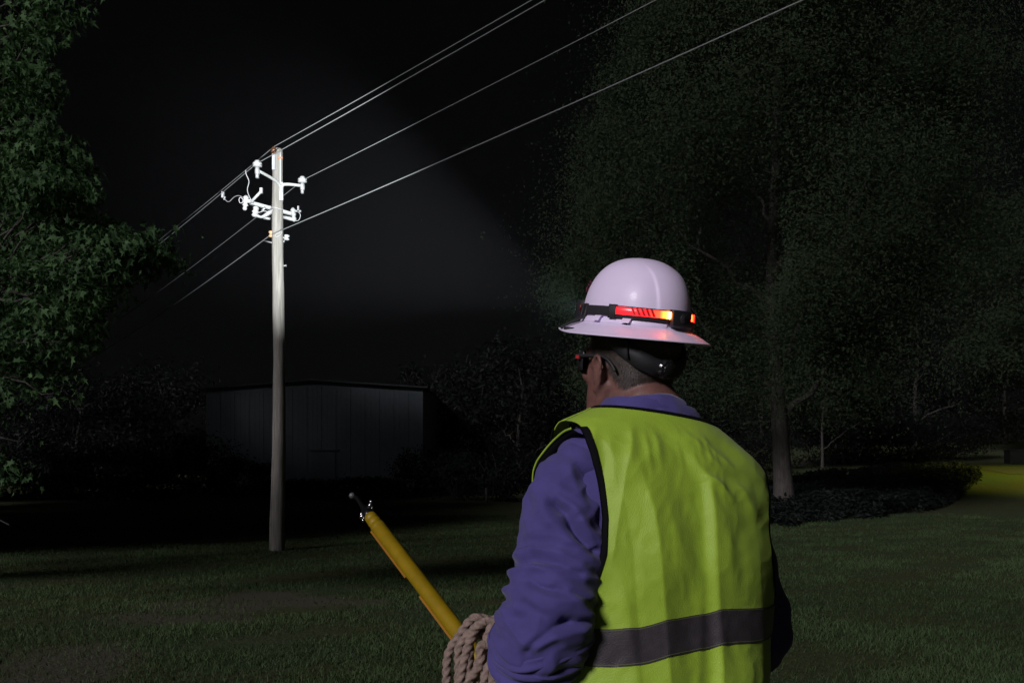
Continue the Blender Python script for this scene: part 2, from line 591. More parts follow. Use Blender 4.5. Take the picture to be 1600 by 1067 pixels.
# --- maple on the left, trunk just outside the frame
def left_tree():
    r = np.random.default_rng(21)
    base = np.array([-8.9, 11.8, 0.0])
    T = Thing('maple_tree', 'leafy green maple reaching into the picture from the left edge', 'tree', base)
    tr = spline([base + (0, 0, -0.1), base + (0.05, 0, 1.2), base + (-0.05, 0.1, 3.2), base + (0.1, 0, 6.0), base + (0.1, 0.1, 8.6)], 24)
    T.part('trunk', *tube(tr, np.linspace(0.24, 0.06, 24) * (1 + 0.4 * np.exp(-np.linspace(0, 10, 24))), 14), M['bark'])
    bound = [(-400, 120), (-60, 150), (0, 158), (40, 120), (62, 98), (85, 62), (140, 92), (185, 70), (215, 112), (250, 130), (300, 148), (328, 130), (345, 190), (362, 228), (400, 236), (430, 214), (455, 178), (500, 160), (540, 140), (565, 112), (610, 118), (660, 70), (700, 60), (750, 60), (780, 28), (845, 44), (870, 0), (1100, -50)]
    # clumps hung on limbs
    C, S = [], []
    ends = []
    spots = [(60, 20, 8.6), (20, 150, 8.8), (90, 250, 8.6), (90, 300, 8.2), (150, 380, 7.9), (195, 395, 8.0), (110, 420, 8.1), (60, 470, 8.2), (130, 450, 8.0), (90, 540, 8.1), (40, 590, 8.2), (30, 690, 8.6), (15, 820, 8.5), (10, 380, 8.0), (30, 330, 8.0)]
    for x, y, Y in spots:
        ends.append(pt(x, y, Y * 1.2))
    for _ in range(60):
        th, ph = r.uniform(0, 6.28), r.uniform(-0.75, 1.0)
        rr = r.uniform(0.55, 1.0)
        e = base + np.array([3.4 * rr * math.cos(th) * math.sqrt(1 - min(1, abs(ph)) ** 2 * 0.6), 3.0 * rr * math.sin(th) * math.sqrt(1 - min(1, abs(ph)) ** 2 * 0.6), 4.6 + 4.2 * ph])
        ends.append(e)
    D = []

    def spray(c, m, rad):
        P = r.normal(size=(m, 3)) * np.array(rad)
        C.append(c + P)
        D.append(P / np.array(rad))
    lim = [(b_[0], b_[1] - 26) for b_ in bound]
    for e in ends:
        zt = max(1.3, min(7.8, e[2] - 0.5 - 0.25 * np.linalg.norm(e[:2] - base[:2])))
        a = base + (0.03, 0.05, zt)
        pth = limb_path(a, e, 0.10, 12, 0.05, r)
        T.part('limb', *tube(pth, np.linspace(0.045, 0.007, 12), 6), M['bark'])
        for c, q in [(e, 1.0), (pth[-3], 0.7), (pth[-5], 0.5)]:
            py_ = proj(c[None])[1][0]
            if not near_limit(c[None], lim, -1)[0] or r.random() < 0.75 * sst(480, 640, py_):
                continue
            for _ in range(4):
                spray(c + r.normal(size=3) * np.array([0.36, 0.36, 0.28]), int(125 * q), (0.19, 0.19, 0.08))
    for _ in range(46):                 # sprays along the outline, towards the light
        y = r.uniform(-60, 780)
        if r.random() < 0.7 * sst(500, 620, y):
            continue
        xb = np.interp(y, [q[0] for q in bound], [q[1] for q in bound])
        c = pt(xb - abs(r.normal(0, 55)) - 26, y, r.uniform(8.8, 9.9))
        spray(c, 160, (0.18, 0.18, 0.08))
        q = c + r.normal(size=3) * 0.2 + (-0.4, 0.35, 0.0)
        spray(q, 70, (0.2, 0.2, 0.1))
        T.part('twig', *tube(limb_path(q + (-0.6, 0.5, -0.1), c, 0.1, 7, 0.05, r), np.linspace(0.014, 0.004, 7), 5), M['bark'])
    C0 = np.concatenate(C)
    D0 = np.concatenate(D)
    gap = N3(C0, 1.9) + 0.5 * N1(C0, 4.0)
    k = near_limit(C0, [(b_[0], b_[1] + 16) for b_ in bound], -1) & (gap > -0.15)
    C, D = [C0[k]], [D0[k]]
    # the long branch that reaches furthest into the picture
    tips = [(214, 372), (196, 388), (222, 398), (170, 380), (182, 412), (150, 425), (136, 372), (118, 436), (100, 300), (84, 284), (62, 302), (128, 462), (96, 486), (60, 480), (238, 404), (30, 300), (20, 420), (70, 420)]
    root_ = pt(-60, 470, 9.6)
    for x, y in tips:
        c = pt(x, y, r.uniform(8.5, 9.0))
        spray(c, 170, (0.15, 0.17, 0.06))
        T.part('twig', *tube(limb_path(root_, c, 0.06, 10, 0.04, r), np.linspace(0.02, 0.004, 10), 5), M['bark'])
    C, D = np.concatenate(C), np.concatenate(D)
    V, Fi = leaves(C, 0.092, 0.8, MAPLE, r, D, 0.75)
    ob = T.part('crown', V, Fi, M['leafL'], smooth=False)
    tone_attr(ob, 0.45 + 0.3 * N2(C, 1.6) + r.normal(0, 0.2, len(C)))


left_tree()


def big_tree(name, label, base, height, spread, trunk_r, nleaf, lsize, bound=None, lm='leafR', seed=1, ncl=150, zlow=0.2, lean=(0, 0), group=None, fork=0.28, cover=0):
    r = np.random.default_rng(seed)
    base = np.array(base, float)
    T = Thing(name, label, 'tree', base, group)
    top = base + np.array([lean[0] * 0.6, lean[1], height * 0.8])
    tr = spline([base + (0, 0, -0.3), base + np.array([lean[0] * 0.3, 0, height * 0.12]), base + np.array([lean[0] * 0.8, lean[1] * .3, height * 0.35]), base + np.array([lean[0] + .3, lean[1], height * 0.6]), top], 26)
    rad = trunk_r * np.linspace(1, 0.12, 26) * (1 + 0.35 * np.exp(-np.linspace(0, 14, 26)))
    T.part('trunk', *tube(tr, rad, 12), M['bark'])
    C = []
    nl = 11 if nleaf > 20000 else 5
    cen = base + np.array([lean[0], lean[1], height * (0.5 + zlow * 0.5)])
    ax = np.array([spread, spread * 0.8, height * (0.5 - zlow * 0.5)])
    tips = []
    for i in range(nl):
        th = i * 2.4 + r.uniform(-0.3, 0.3)
        t = 0.28 + 0.6 * i / nl
        a = tr[int(t * 25)]
        el = r.uniform(0.2, 0.9)
        e = a + np.array([math.cos(th) * spread * 0.8 * (1.15 - t), math.sin(th) * spread * 0.65 * (1.15 - t), height * (0.10 + 0.22 * el)])
        mb = MB()
        P = limb_path(a, e, 0.05, 12, 0.06, r)
        mb.tube(P, np.linspace(trunk_r * 0.42 * (1.1 - t), trunk_r * 0.05, 12), 7)
        for j in range(4):
            q = P[4 + 2 * j] if 4 + 2 * j < 12 else P[-2]
            e2 = q + r.normal(size=3) * np.array([.22, .2, .12]) * spread + np.array([0, 0, height * 0.05])
            mb.tube(limb_path(q, e2, 0.05, 7, 0.06, r), np.linspace(trunk_r * 0.10, trunk_r * 0.025, 7), 5)
            tips.append(e2)
        T.part('limb', *mb.out(), M['bark'])
        tips.append(e)
    d = r.normal(size=(ncl, 3))
    d /= np.linalg.norm(d, axis=1)[:, None]
    d *= (r.uniform(0.35, 1.0, ncl) ** 0.5)[:, None]
    cl = np.concatenate([cen + d * ax, np.array(tips)])
    if cover:      # foliage on the near side of the stem
        q = r.uniform(-1, 1, (cover, 3))
        cl = np.concatenate([cl, cen + q * ax * (0.5, 0, 0.95) - np.array([0, 1, 0]) * ax[1] * r.uniform(0.25, 0.6, (cover, 1))])
    if bound:
        px_, py_ = proj(cl)
        cl = cl[px_ > np.interp(py_, [q[0] for q in bound], [q[1] for q in bound]) + 42 + r.normal(0, 10, len(cl))]
        ey = r.uniform(-250, 640, 110)      # sprays that make the outline
        ex_ = np.interp(ey, [q[0] for q in bound], [q[1] for q in bound]) + np.abs(r.normal(0, 30, 110)) + 14
        eY = base[1] + r.uniform(-2.5, 2.5, 110)
        sm_ = np.array([pt(a_, b_, c_) for a_, b_, c_ in zip(ex_, ey, eY)])
    per = nleaf // len(cl)
    cr = spread * 0.14
    D = []
    for c in cl:
        P = r.normal(size=(per, 3))
        C.append(c + P * np.array([cr, cr, cr * 0.6]) * r.uniform(0.6, 1.2))
        D.append(P + (c - cen) / ax * 0.9)
    if bound:
        for c in sm_:
            P = r.normal(size=(per // 3, 3))
            C.append(c + P * cr * np.array([.42, .42, .34]))
            D.append(P)
    C, D = np.concatenate(C), np.concatenate(D)
    g = N3(C, 7.0 / spread) + 0.6 * N1(C, 16.0 / spread)
    C, D = C[g > -1.05], D[g > -1.05]
    V, Fi = leaves(C, lsize, 0.3, OVAL, r, D, 0.5)
    ob = T.part('crown', V, Fi, M[lm], smooth=False)
    tone_attr(ob, 0.45 + 0.35 * N2(C, 9.0 / spread) + r.normal(0, 0.12, len(C)))
    return T


def gpt(px, Y):
    X = (px - 800) / F * Y
    return np.array([X, Y, float(gz(X, Y))])


bd = [(-700, 1060), (-150, 1030), (0, 1005), (60, 985), (100, 962), (150, 935), (190, 918), (260, 905), (330, 895), (400, 885), (450, 850), (490, 848), (520, 875), (600, 900), (700, 1000), (760, 1100)]
big_tree('oak_tree', 'huge dark oak with a pale trunk filling the right side behind the man', gpt(1228, 33), 21.0, 8.0, 0.36, 400000, 0.10, bd, 'leafR', 5, 260, 0.13, (-0.6, 0), cover=60)
big_tree('oak_tree', 'dark leafy tree at the far right beyond the ground cover', gpt(1640, 70), 20.0, 9.0, 0.35, 60000, 0.24, None, 'leafR', 8, 150, 0.26, (0.3, 0), None)
big_tree('young_tree', 'slim pale-trunked tree standing behind the big oak', gpt(1285, 58), 9.0, 4.0, 0.10, 9000, 0.25, None, 'leafR', 11, 50, 0.28)
far = [(250, 84, 10, 6), (690, 80, 9.5, 5.5), (810, 74, 11, 6.0), (120, 76, 9, 6), (910, 80, 12, 6)]
fl = ['far dark tree rising just left of the shed', 'far dark tree rising just right of the shed', 'far dark tree between the shed and the man', 'far dark tree low behind the maple at the left', 'far dark tree hidden mostly behind the hard hat']
fl += ['far dark tree in the gap right of the man', 'far dark tree behind the oak trunk', 'far dark tree behind the ground cover', 'far dark tree above the lit grass', 'far dark tree at the right edge']
far += [(1060, 84, 11, 7), (1190, 86, 12, 8), (1310, 88, 13, 8), (1430, 88, 14, 8.5), (1570, 92, 15, 9.5)]
for i, (px, Y, h, s) in enumerate(far):
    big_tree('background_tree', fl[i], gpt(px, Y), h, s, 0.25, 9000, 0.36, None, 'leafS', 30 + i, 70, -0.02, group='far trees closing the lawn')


# unseen trees added beyond the left edge to shade the far lawn and shed
for i, (x, y, h, s) in enumerate([(-15.5, 15.0, 13.0, 5.0), (-18.5, 22.0, 16.0, 5.6), (-23.5, 28.5, 20.0, 6.4), (-24.5, 36.0, 24.0, 7.0), (-30.5, 43.0, 25.0, 7.5)]):
    big_tree('added_shade_tree', ['nearest', 'second', 'third', 'fourth', 'farthest'][i] + ' of the unseen trees added beyond the left edge for shade', (x, y, float(gz(x, y))), h, s, 0.3, 27000, 0.46, None, 'leafR', 60 + i, 170, 0.02, group='unseen shade trees added beyond the left edge')


# --- shrubs
def shrub(label, px, Y, w, h, seed, n=3500, lm='leafS'):
    r = np.random.default_rng(seed)
    b = gpt(px, Y)
    T = Thing('shrub', label, 'shrub', b, 'shrubs closing the lawn')
    mb = MB()
    C = []
    for i in range(9):
        th = i * 2.4
        e = b + np.array([math.cos(th) * w * 0.4, math.sin(th) * w * 0.4, h * r.uniform(0.55, 0.9)])
        mb.tube(limb_path(b + (0, 0, -0.05), e, 0.0, 6, 0.05, r), np.linspace(0.035, 0.008, 6), 5)
    T.part('stem', *mb.out(), M['bark'])
    for i in range(26):
        d = r.normal(size=3)
        d /= np.linalg.norm(d)
        c = b + np.array([d[0] * w * 0.42, d[1] * w * 0.42, h * 0.52 + d[2] * h * 0.40])
        C.append(c + r.normal(size=(n // 26, 3)) * np.array([w, w, h]) * 0.095)
    C = np.concatenate(C)
    C[:, 2] = np.maximum(C[:, 2], b[2] + 0.03)
    V, Fi = leaves(C, 0.17, 0.1, OVAL, r, C - b - (0, 0, h * 0.4), 0.5)
    ob = T.part('foliage', V, Fi, M[lm], smooth=False)
    tone_attr(ob, 0.4 + r.normal(0, 0.25, len(C)))


shr = [(1130, 60, 7, 2.6, 'dark bush right of the man, left of the oak trunk'), (1245, 62, 7, 2.4, 'dark bush behind the oak trunk'), (1340, 64, 7.5, 2.6, 'dark bush behind the slim pale tree'), (1420, 66, 7, 2.8, 'dark bush behind the ground cover'), (1480, 68, 6, 3.0, 'dark bush nearest the yellow-lit grass'), (300, 56, 5.2, 3.4, 'wide dark shrub covering the lower left corner of the shed'), (372, 52, 3.6, 2.0, 'low dark shrub just left of the utility pole, before the shed'),
       (660, 52, 3.2, 2.6, 'dense dark shrub at the lower right corner of the shed'), (712, 47, 2.8, 2.2, 'shrub with paler leaves right of the shed corner'),
       (788, 46, 3.0, 2.5, 'tall shrub nearest the man\'s shoulder, right of the shed'), (470, 50, 3.4, 0.95, 'low shrub in front of the shed, right of the utility pole'),
       (575, 50, 4.2, 1.0, 'low spreading shrub in front of the shed behind the yellow pole tip'), (190, 54, 4.4, 2.8, 'dark shrub under the maple, left of the shed'),
       (70, 52, 4.6, 2.6, 'dark shrub lowest at the left edge below the maple'), (855, 50, 3.6, 2.4, 'dark shrub half hidden by the man\'s shoulder'),
       (118, 49, 5.5, 1.3, 'low dark shrub in front of the row under the maple'), (238, 49, 5.5, 1.2, 'low dark shrub left of the shed, nearest the pole\'s foot'), (20, 48, 5.5, 1.3, 'low dark shrub at the left edge under the maple')]
for i, (px, Y, w, h, lab) in enumerate(shr):
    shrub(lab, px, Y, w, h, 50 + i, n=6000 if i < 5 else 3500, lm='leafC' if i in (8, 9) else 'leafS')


# --- planted bed under the oak
def ground_cover(n=60000):
    r = np.random.default_rng(77)
    edge_px = [1150, 1210, 1300, 1400, 1450, 1490, 1530]
    edge_Y = [26.5, 28.0, 30.0, 32.5, 35.0, 39.0, 46.0]
    px = r.uniform(1120, 1530, n * 2)
    Y = r.uniform(26, 52, n * 2)
    front = np.interp(px, edge_px, edge_Y)
    k = Y > front + 0.9 * N1(np.stack([px * 0.05, 0 * Y, 0 * Y], -1), 1.5) + np.abs(r.normal(0, 0.7, n * 2))
    px, Y, front = px[k][:n], Y[k][:n], front[k][:n]
    X = (px - 800) / F * Y
    hh = (0.25 + 0.55 * sst(0, 2.5, Y - front)) * (0.8 + 0.3 * N2(np.stack([X, Y, 0 * X], -1), 1.2))
    C = np.stack([X, Y, gz(X, Y) + hh * np.sqrt(r.random(len(X)))], -1)
    V, Fi = leaves(C, 0.16, -0.2, OVAL, r, np.tile([0, -0.3, 0.6], (len(C), 1)), 0.6)
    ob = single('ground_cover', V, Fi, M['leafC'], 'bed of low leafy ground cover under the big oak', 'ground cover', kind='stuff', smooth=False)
    tone_attr(ob, 0.45 + 0.25 * N3(C, 1.3) + r.normal(0, 0.2, len(C)))


ground_cover()


# ------------------------------------------------------------------ shed behind the pole
def shed():
    Yd = 62.0
    xl, xr = (322 - 800) / F * Yd, (661 - 800) / F * Yd
    xm = (490 - 800) / F * Yd
    z0 = float(gz((xl + xr) / 2, Yd)) - 0.05
    ze_l, ze_r, zp = pt(0, 609, Yd)[2], pt(0, 607, Yd)[2], pt(0, 596, Yd)[2]
    T = Thing('shed', 'long grey metal shed with a low gable behind the utility pole', 'building', ((xl + xr) / 2, Yd, z0))
    D = 18.0
    mb = MB()

    def zr(x):
        return np.interp(x, [xl, xm, xr], [ze_l, zp, ze_r])
    V = []
    for y in (Yd, Yd + D):
        V += [(xl, y, z0), (xr, y, z0), (xr, y, ze_r), (xm, y, zp), (xl, y, ze_l)]
    mb.add(V, [(0, 1, 2, 3, 4), (9, 8, 7, 6, 5), (0, 4, 9, 5), (1, 6, 7, 2), (2, 7, 8, 3), (3, 8, 9, 4)])
    wall = T.part('wall', *mb.out(), M['siding'], smooth=False)
    n = 15
    w = (xr - xl) / n
    for i in range(n):       # upright siding sheets with a raised rib on each edge
        a, b = xl + i * w + 0.012, xl + (i + 1) * w - 0.012
        b2 = MB()
        y0, y1 = Yd - 0.03, Yd - 0.003
        V = [(a, y0, z0 + .1), (b, y0, z0 + .1), (b, y0, zr(b) - .25), (a, y0, zr(a) - .25), (a, y1, z0 + .1), (b, y1, z0 + .1), (b, y1, zr(b) - .25), (a, y1, zr(a) - .25)]
        b2.add(V, [(0, 1, 2, 3), (5, 4, 7, 6), (0, 4, 5, 1), (3, 2, 6, 7), (0, 3, 7, 4), (1, 5, 6, 2)])
        for q in (0.02, 0.33, 0.66):
            xx = a + (b - a) * q
            b2.box((xx + .02, y0 - .004, (z0 + zr(xx)) / 2 - .08), (0.05, 0.008, zr(xx) - z0 - .36))
        T.part('siding_panel', *b2.out(), M['siding'], wall, smooth=False)
    rb = MB()
    for (a, za), (b, zb) in (((xl - .3, ze_l - .02), (xm, zp)), ((xm, zp), (xr + .3, ze_r - .02))):
        V = []
        for y in (Yd - 0.35, Yd + D + 0.3):
            V += [(a, y, za + .02), (b, y, zb + .02), (b, y, zb + .12), (a, y, za + .12)]
        rb.add(V, [(0, 1, 2, 3), (7, 6, 5, 4), (0, 4, 5, 1), (1, 5, 6, 2), (2, 6, 7, 3), (3, 7, 4, 0)])
    T.part('roof', *rb.out(), M['trimmetal'], smooth=False)
    # roller door with a pale header
    dx0, dx1, dz = pt(487, 0, Yd)[0], pt(525, 0, Yd)[0], pt(0, 705, Yd)[2]
    mb = MB().box(((dx0 + dx1) / 2, Yd - 0.045, (z0 + dz) / 2), (dx1 - dx0, 0.04, dz - z0))
    door = T.part('door', *mb.out(), M['doorpaint'], smooth=False)
    k = 7
    for i in range(k):
        zz = z0 + (dz - z0) * (i + 0.5) / k
        T.part('slat', *MB().box(((dx0 + dx1) / 2, Yd - 0.075, zz), (dx1 - dx0 - .1, 0.03, (dz - z0) / k - .03)).out(), M['doorpaint'], door, smooth=False)
    T.part('door_header', *MB().box(((dx0 + dx1) / 2 + .05, Yd - 0.12, dz + 0.07), (dx1 - dx0 + .3, 0.2, 0.07)).out(), M['palebar'], smooth=False)


shed()

# small pale post beside the shrubs
pb = gpt(760, 44)
T = Thing('marker_post', 'tiny pale post among the dark shrubs right of the shed', 'post', pb)
T.part('post', *tube([pb + (0, 0, -0.1), pb + (0, 0, 0.62)], [0.06, 0.055], 10), M['paint'])
T.part('cap', *lathe(pb + (0, 0, 0.62), (0, 0, 1), [(0, 0.07), (0.03, 0.07), (0.06, 0.02)], 12), M['paint'])


# --- drive, cabinet and lamp at the far right
def right_corner():
    n = 20
    P = []
    for i in range(n):
        x = 27 + i * 2.5
        yc = 55.5 + 0.02 * x
        for s in (-2.0, 2.0):
            P.append((x, yc + s, float(gz(x, yc + s)) + 0.02))
    single('driveway', np.array(P), grid_faces(n, 2), M['asphalt'], kind='structure')
    b = gpt(1592, 63.0)
    T = Thing('utility_cabinet', 'small dark box on the yellow-lit grass at the right edge', 'cabinet', b)
    T.part('body', *MB().box(b + (0, 0, 0.42), (1.5, 0.8, 0.84)).out(), M['cabinet'], smooth=False)
    T.part('lid', *MB().box(b + (0, 0, 0.87), (1.6, 0.9, 0.06)).out(), M['cabinet'], smooth=False)
    T.part('door', *MB().box(b + (-0.36, -0.415, 0.42), (0.66, 0.03, 0.7)).out(), M['cabinet'], smooth=False)
    T.part('door', *MB().box(b + (0.36, -0.415, 0.42), (0.66, 0.03, 0.7)).out(), M['cabinet'], smooth=False)
    b = gpt(1840, 50)
    T = Thing('street_lamp', 'yard lamp just beyond the right edge that lights the grass yellow', 'lamp', b)
    T.part('post', *tube([b, b + (0, 0, 9.2)], [0.08, 0.055], 10), M['galv'])
    T.part('arm', *tube([b + (0, 0, 9.1), b + (-0.4, -0.05, 9.35), b + (-1.2, -0.1, 9.4)], 0.035, 8), M['galv'])
    hp = b + np.array([-1.4, -0.12, 9.38])
    T.part('lamp_head', *lathe(hp + (0, 0, 0.06), (0, 0, -1), [(0, 0.06), (0.03, 0.16), (0.12, 0.26), (0.13, 0.25)], 16), M['galv'])
    T.part('bulb', *lathe(hp + (0, 0, -0.075), (0, 0, -1), [(0, 0.22), (0.03, 0.19), (0.05, 0.08)], 14), emit_mat('sodium_glow', (1.0, 0.72, 0.12), 6.0, (0.6, 0.5, 0.2)))
    ld = bpy.data.lights.new('lamp_light', 'SPOT')
    ld.energy = 8500
    ld.color = (0.95, 0.92, 0.14)
    ld.spot_size = R(117)
    ld.spot_blend = 0.3
    ld.shadow_soft_size = 0.15
    lo = bpy.data.objects.new('lamp_light', ld)
    COL.objects.link(lo)
    lo.parent = T.root
    lo.location = tuple(hp + (0, 0, -0.16) - b)


right_corner()

# ------------------------------------------------------------------ utility pole
PD = 18.8


def utility_pole():
    b = np.array([*pt(432.5, 860, PD)[:2], float(gz(*pt(432.5, 860, PD)[:2]))])
    T = Thing('utility_pole', 'weathered wooden utility pole lit white at its top', 'pole', b)
    rows = [(235, 426.5, 441), (262, 425.5, 441), (300, 425.5, 441.5), (400, 426, 443), (440, 426, 443.5), (560, 427, 446), (640, 426, 446), (740, 424, 446), (800, 422.5, 445), (864, 421, 445)]
    rows = np.array(rows, float)
    ys = np.linspace(235, 868, 90)
    l, r_ = np.interp(ys, rows[:, 0], rows[:, 1]), np.interp(ys, rows[:, 0], rows[:, 2])
    a = np.linspace(0, 2 * math.pi, 28, endpoint=False)
    V = []
    for y, x0, x1 in zip(ys, l, r_):
        c = pt((x0 + x1) / 2, y, PD)
        rad = (x1 - x0) / 2 / F * PD
        q = np.stack([c[0] + rad * np.cos(a), c[1] + rad * np.sin(a), np.full(28, c[2])], -1)
        d = 0.006 * N1(q * (1, 1, 0.35), 9.0) + 0.004 * N2(q * (1, 1, 0.12), 40.0)
        q[:, :2] += (q[:, :2] - c[:2]) / rad * d[:, None]
        V.append(q)
    # rounded top
    V = np.array(V)
    c = V[0].mean(0)
    top = c + (V[0] - c) * (0.78, 0.78, 1) + (0, 0, 0.03)
    V = np.concatenate([[c + (V[0] - c) * (0.3, 0.3, 1) + (0, 0, 0.035), top], V])[::-1]
    k = len(V)
    Fc = [tuple(f) for f in grid_faces(k, 28, False, True)] + [tuple((k - 1) * 28 + i for i in range(28))]
    T.part('shaft', V.reshape(-1, 3), Fc, M['wood'])
    rp = 0.10   # radius near the top
    yf = PD - rp

    # pole-top pin and brown insulator
    p0 = pt(427.5, 243, yf)
    br = T.part('pole_top_bracket', *MB().box(p0 + (0, -0.01, -0.1), (0.05, 0.02, 0.34)).tube([p0 + (0, -.01, 0), p0 + (0, 0, 0.07)], 0.016, 8).out(), M['galv'], smooth=False)
    i0 = pt(427.8, 239.5, yf)
    T.part('pin_insulator', *lathe(i0, (0, 0, 1), [(-0.02, 0.03), (0, 0.055), (0.02, 0.06), (0.03, 0.04), (0.045, 0.06), (0.065, 0.058), (0.08, 0.036), (0.1, 0.04), (0.115, 0.03)], 16), M['brown_glaze'])
    # ground wire moulding on the right side and rusty clip
    T.part('ground_wire_moulding', *tube([pt(438, y, yf - 0.012 + 0.012 * (y - 240) / 60) for y in np.linspace(238, 300, 8)], 0.018, 8), M['fibreglass'])
    T.part('clip', *MB().box(pt(438, 247, yf - .02), (0.09, 0.03, 0.035)).out(), M['rust'], smooth=False)

    # V-shaped post bracket with two insulators
    mid = pt(439.5, 291, yf - 0.02)
    la, ra = pt(402, 266, yf - 0.62), pt(472.5, 290.5, yf + 0.0)
    ja = mid + (0, -0.02, 0.02)
    for e, sgn in ((la, -1), (ra, 1)):
        P = spline([mid + (0.0, 0, -0.12), mid + (0.02 * sgn, -0.02, 0.0), ja + (e - ja) * 0.3 + (0, 0, 0.015), e], 14)
        arm = T.part('insulator_arm', *tube(P, np.linspace(0.036, 0.025, 14), 10), M['fibreglass'])
        T.part('end_fitting', *MB().lathe(e + (0, 0, -0.09), (0, 0, 1), [(0, 0.03), (0.03, 0.045), (0.09, 0.045), (0.16, 0.03)], 12).box(e + (0.0, 0, -0.1), (0.05, 0.06, 0.09)).out(), M['galv'], arm)
        c = e + (0, 0, 0.085)
        T.part('insulator', *lathe(c, (0, 0, 1), [(-0.03, 0.03), (-0.02, 0.08), (-0.005, 0.085), (0.01, 0.055), (0.02, 0.085), (0.045, 0.08), (0.055, 0.045), (0.08, 0.05), (0.09, 0.03)], 20), M['porcelain'], arm)
    T.part('bracket_plate', *MB().box(mid + (0, 0.0, -0.1), (0.07, 0.05, 0.34)).out(), M['fibreglass'], smooth=False)

    # lower crossarm behind the shaft, with cut-outs and arresters
    c0, c1 = pt(391, 317, PD + 0.0), pt(461, 336, PD + 0.55)
    mid2 = (c0 + c1) / 2
    d = (c1 - c0) / np.linalg.norm(c1 - c0)
    u = np.cross(d, (0, 0, 1))
    u /= np.linalg.norm(u)
    Rm = np.stack([d, u, np.cross(d, u)], 1)
    arm = T.part('crossarm', *MB().box(mid2, (np.linalg.norm(c1 - c0), 0.06, 0.06), Rm).out(), M['fibreglass'], smooth=False)
    # left cut-out
    k0 = c0 + (-0.06, -0.05, 0)
    co = T.part('fuse_cutout', *MB().lathe(k0 + (-0.02, -0.05, -0.17), (0.12, 0, 1), [(0, .02), (.03, .045), (.07, .03), (.1, .06), (.13, .035), (.17, .065), (.2, .04), (.24, .06), (.28, .025)], 14).out(), M['porcelain'])
    T.part('fuse_tube', *tube([k0 + (0.10, -0.06, -0.02), k0 + (0.30, -0.12, 0.16)], 0.025, 8), M['porcelain'], co)
    T.part('hinge', *MB().box(k0 + (0.31, -0.12, 0.18), (0.05, 0.05, 0.10)).box(k0 + (0.05, -0.05, 0.0), (0.2, 0.05, 0.06)).out(), M['galv'], co, smooth=False)
    a0 = pt(398, 331, PD - 0.1)
    ar = T.part('surge_arrester', *MB().lathe(a0 + (0, 0, -0.10), (0.15, 0, 1), [(0, .035), (.03, .07), (.06, .045), (.1, .07), (.13, .045), (.17, .06), (.21, .025)], 14).out(), M['porcelain'])
    T.part('arrester_bracket', *MB().tube(spline([a0 + (0.02, 0, -0.06), a0 + (0.12, 0, -0.1), a0 + (0.2, 0.02, -0.06), a0 + (0.33, 0.05, 0.04)], 10), [0.045, 0.034, 0.026, 0.026, 0.03, 0.034, 0.038, 0.042, 0.042, 0.03], 8).tube([a0 + (0.17, 0, -0.12), a0 + (0.29, 0, -0.13)], 0.025, 8).out(), M['galv'], ar)
    T.part('brace', *tube([pt(409, 330, PD), pt(415, 324, PD)], 0.02, 8), M['galv'])
    # right cut-out
    k1 = c1 + (-0.02, -0.08, 0)
    co = T.part('fuse_cutout', *MB().lathe(k1 + (0.02, 0, -0.15), (-0.1, 0, 1), [(0, .02), (.05, .055), (.1, .03), (.14, .055), (.18, .03), (.22, .055), (.27, .02)], 12).out(), M['porcelain'])
    T.part('fuse_tube', *tube([k1 + (-0.2, 0, -0.06), k1 + (0.0, -0.02, -0.11)], 0.035, 8), M['porcelain'], co)
    T.part('hinge', *MB().box(k1 + (0.10, 0, 0.09), (0.03, 0.04, 0.12)).box(k1 + (0.09, 0, 0.05), (0.13, 0.04, 0.03)).out(), M['galv'], co, smooth=False)
    # band wire around the shaft at the crossarm
    th = np.linspace(math.pi, 2 * math.pi, 20)
    ctr = pt(433.5, 329, PD)
    T.part('band_wire', *tube([ctr + (0.112 * math.cos(t), 0.112 * math.sin(t), 0.015 * math.sin(t * 2) + 0.02) for t in th], 0.008, 6), M['jumper'])

    # jumper wires
    T.part('jumper_wire', *tube(spline([pt(384, 266, yf - .5), pt(384.5, 272, yf - .5), pt(389, 284, yf - .4), pt(386.5, 296, yf - .3), pt(389, 306, yf - .2), pt(394, 315, yf - .1)], 30), 0.0075, 6), M['jumper'])
    lp = [pt(349, 300, yf + 1.2), pt(350, 309, yf + 1.0), pt(357, 315.5, yf + .8), pt(366, 308, yf + .5), pt(373, 306, yf + .3), pt(379.5, 309, yf + .1), pt(379, 316, yf), pt(375, 317, yf), pt(373.5, 312, yf), pt(376, 308.5, yf), pt(381, 313.5, yf), pt(386, 314, yf)]
    T.part('jumper_wire', *tube(spline(lp, 70), 0.0075, 6), M['jumper'])
    hc = pt(348.5, 304.5, yf + 1.15)
    T.part('hot_line_clamp', *MB().box(hc, (0.05, 0.06, 0.12)).lathe(hc + (0.02, 0, -0.10), (0.2, 0, 1), [(0, .014), (.05, .02), (.06, .03)], 8).out(), M['galv'], smooth=False)
    T.part('jumper_wire', *tube(spline([pt(402, 333, PD - .1), pt(412, 330, PD - .1), pt(420, 331, PD - .1), pt(426, 328, PD - .12)], 16), 0.007, 6), M['jumper'])
    T.part('jumper_wire', *tube(spline([k1 + (.08, 0, .06), k1 + (.14, 0, -.02), k1 + (.10, 0, -.13), k1 + (0, 0, -.12)], 16), 0.007, 6), M['jumper'])
    # spools
    s0 = pt(423.5, 366, PD - 0.02)
    T.part('spool_insulator', *lathe(s0 + (0, 0, -0.06), (0, 0, 1), [(0, .03), (.01, .045), (.035, .045), (.05, .028), (.07, .028), (.085, .045), (.11, .045), (.12, .03)], 14), mat('tan_glaze', (0.42, 0.25, 0.13), 0.35))
    s1 = pt(447.5, 371.5, PD - 0.02)
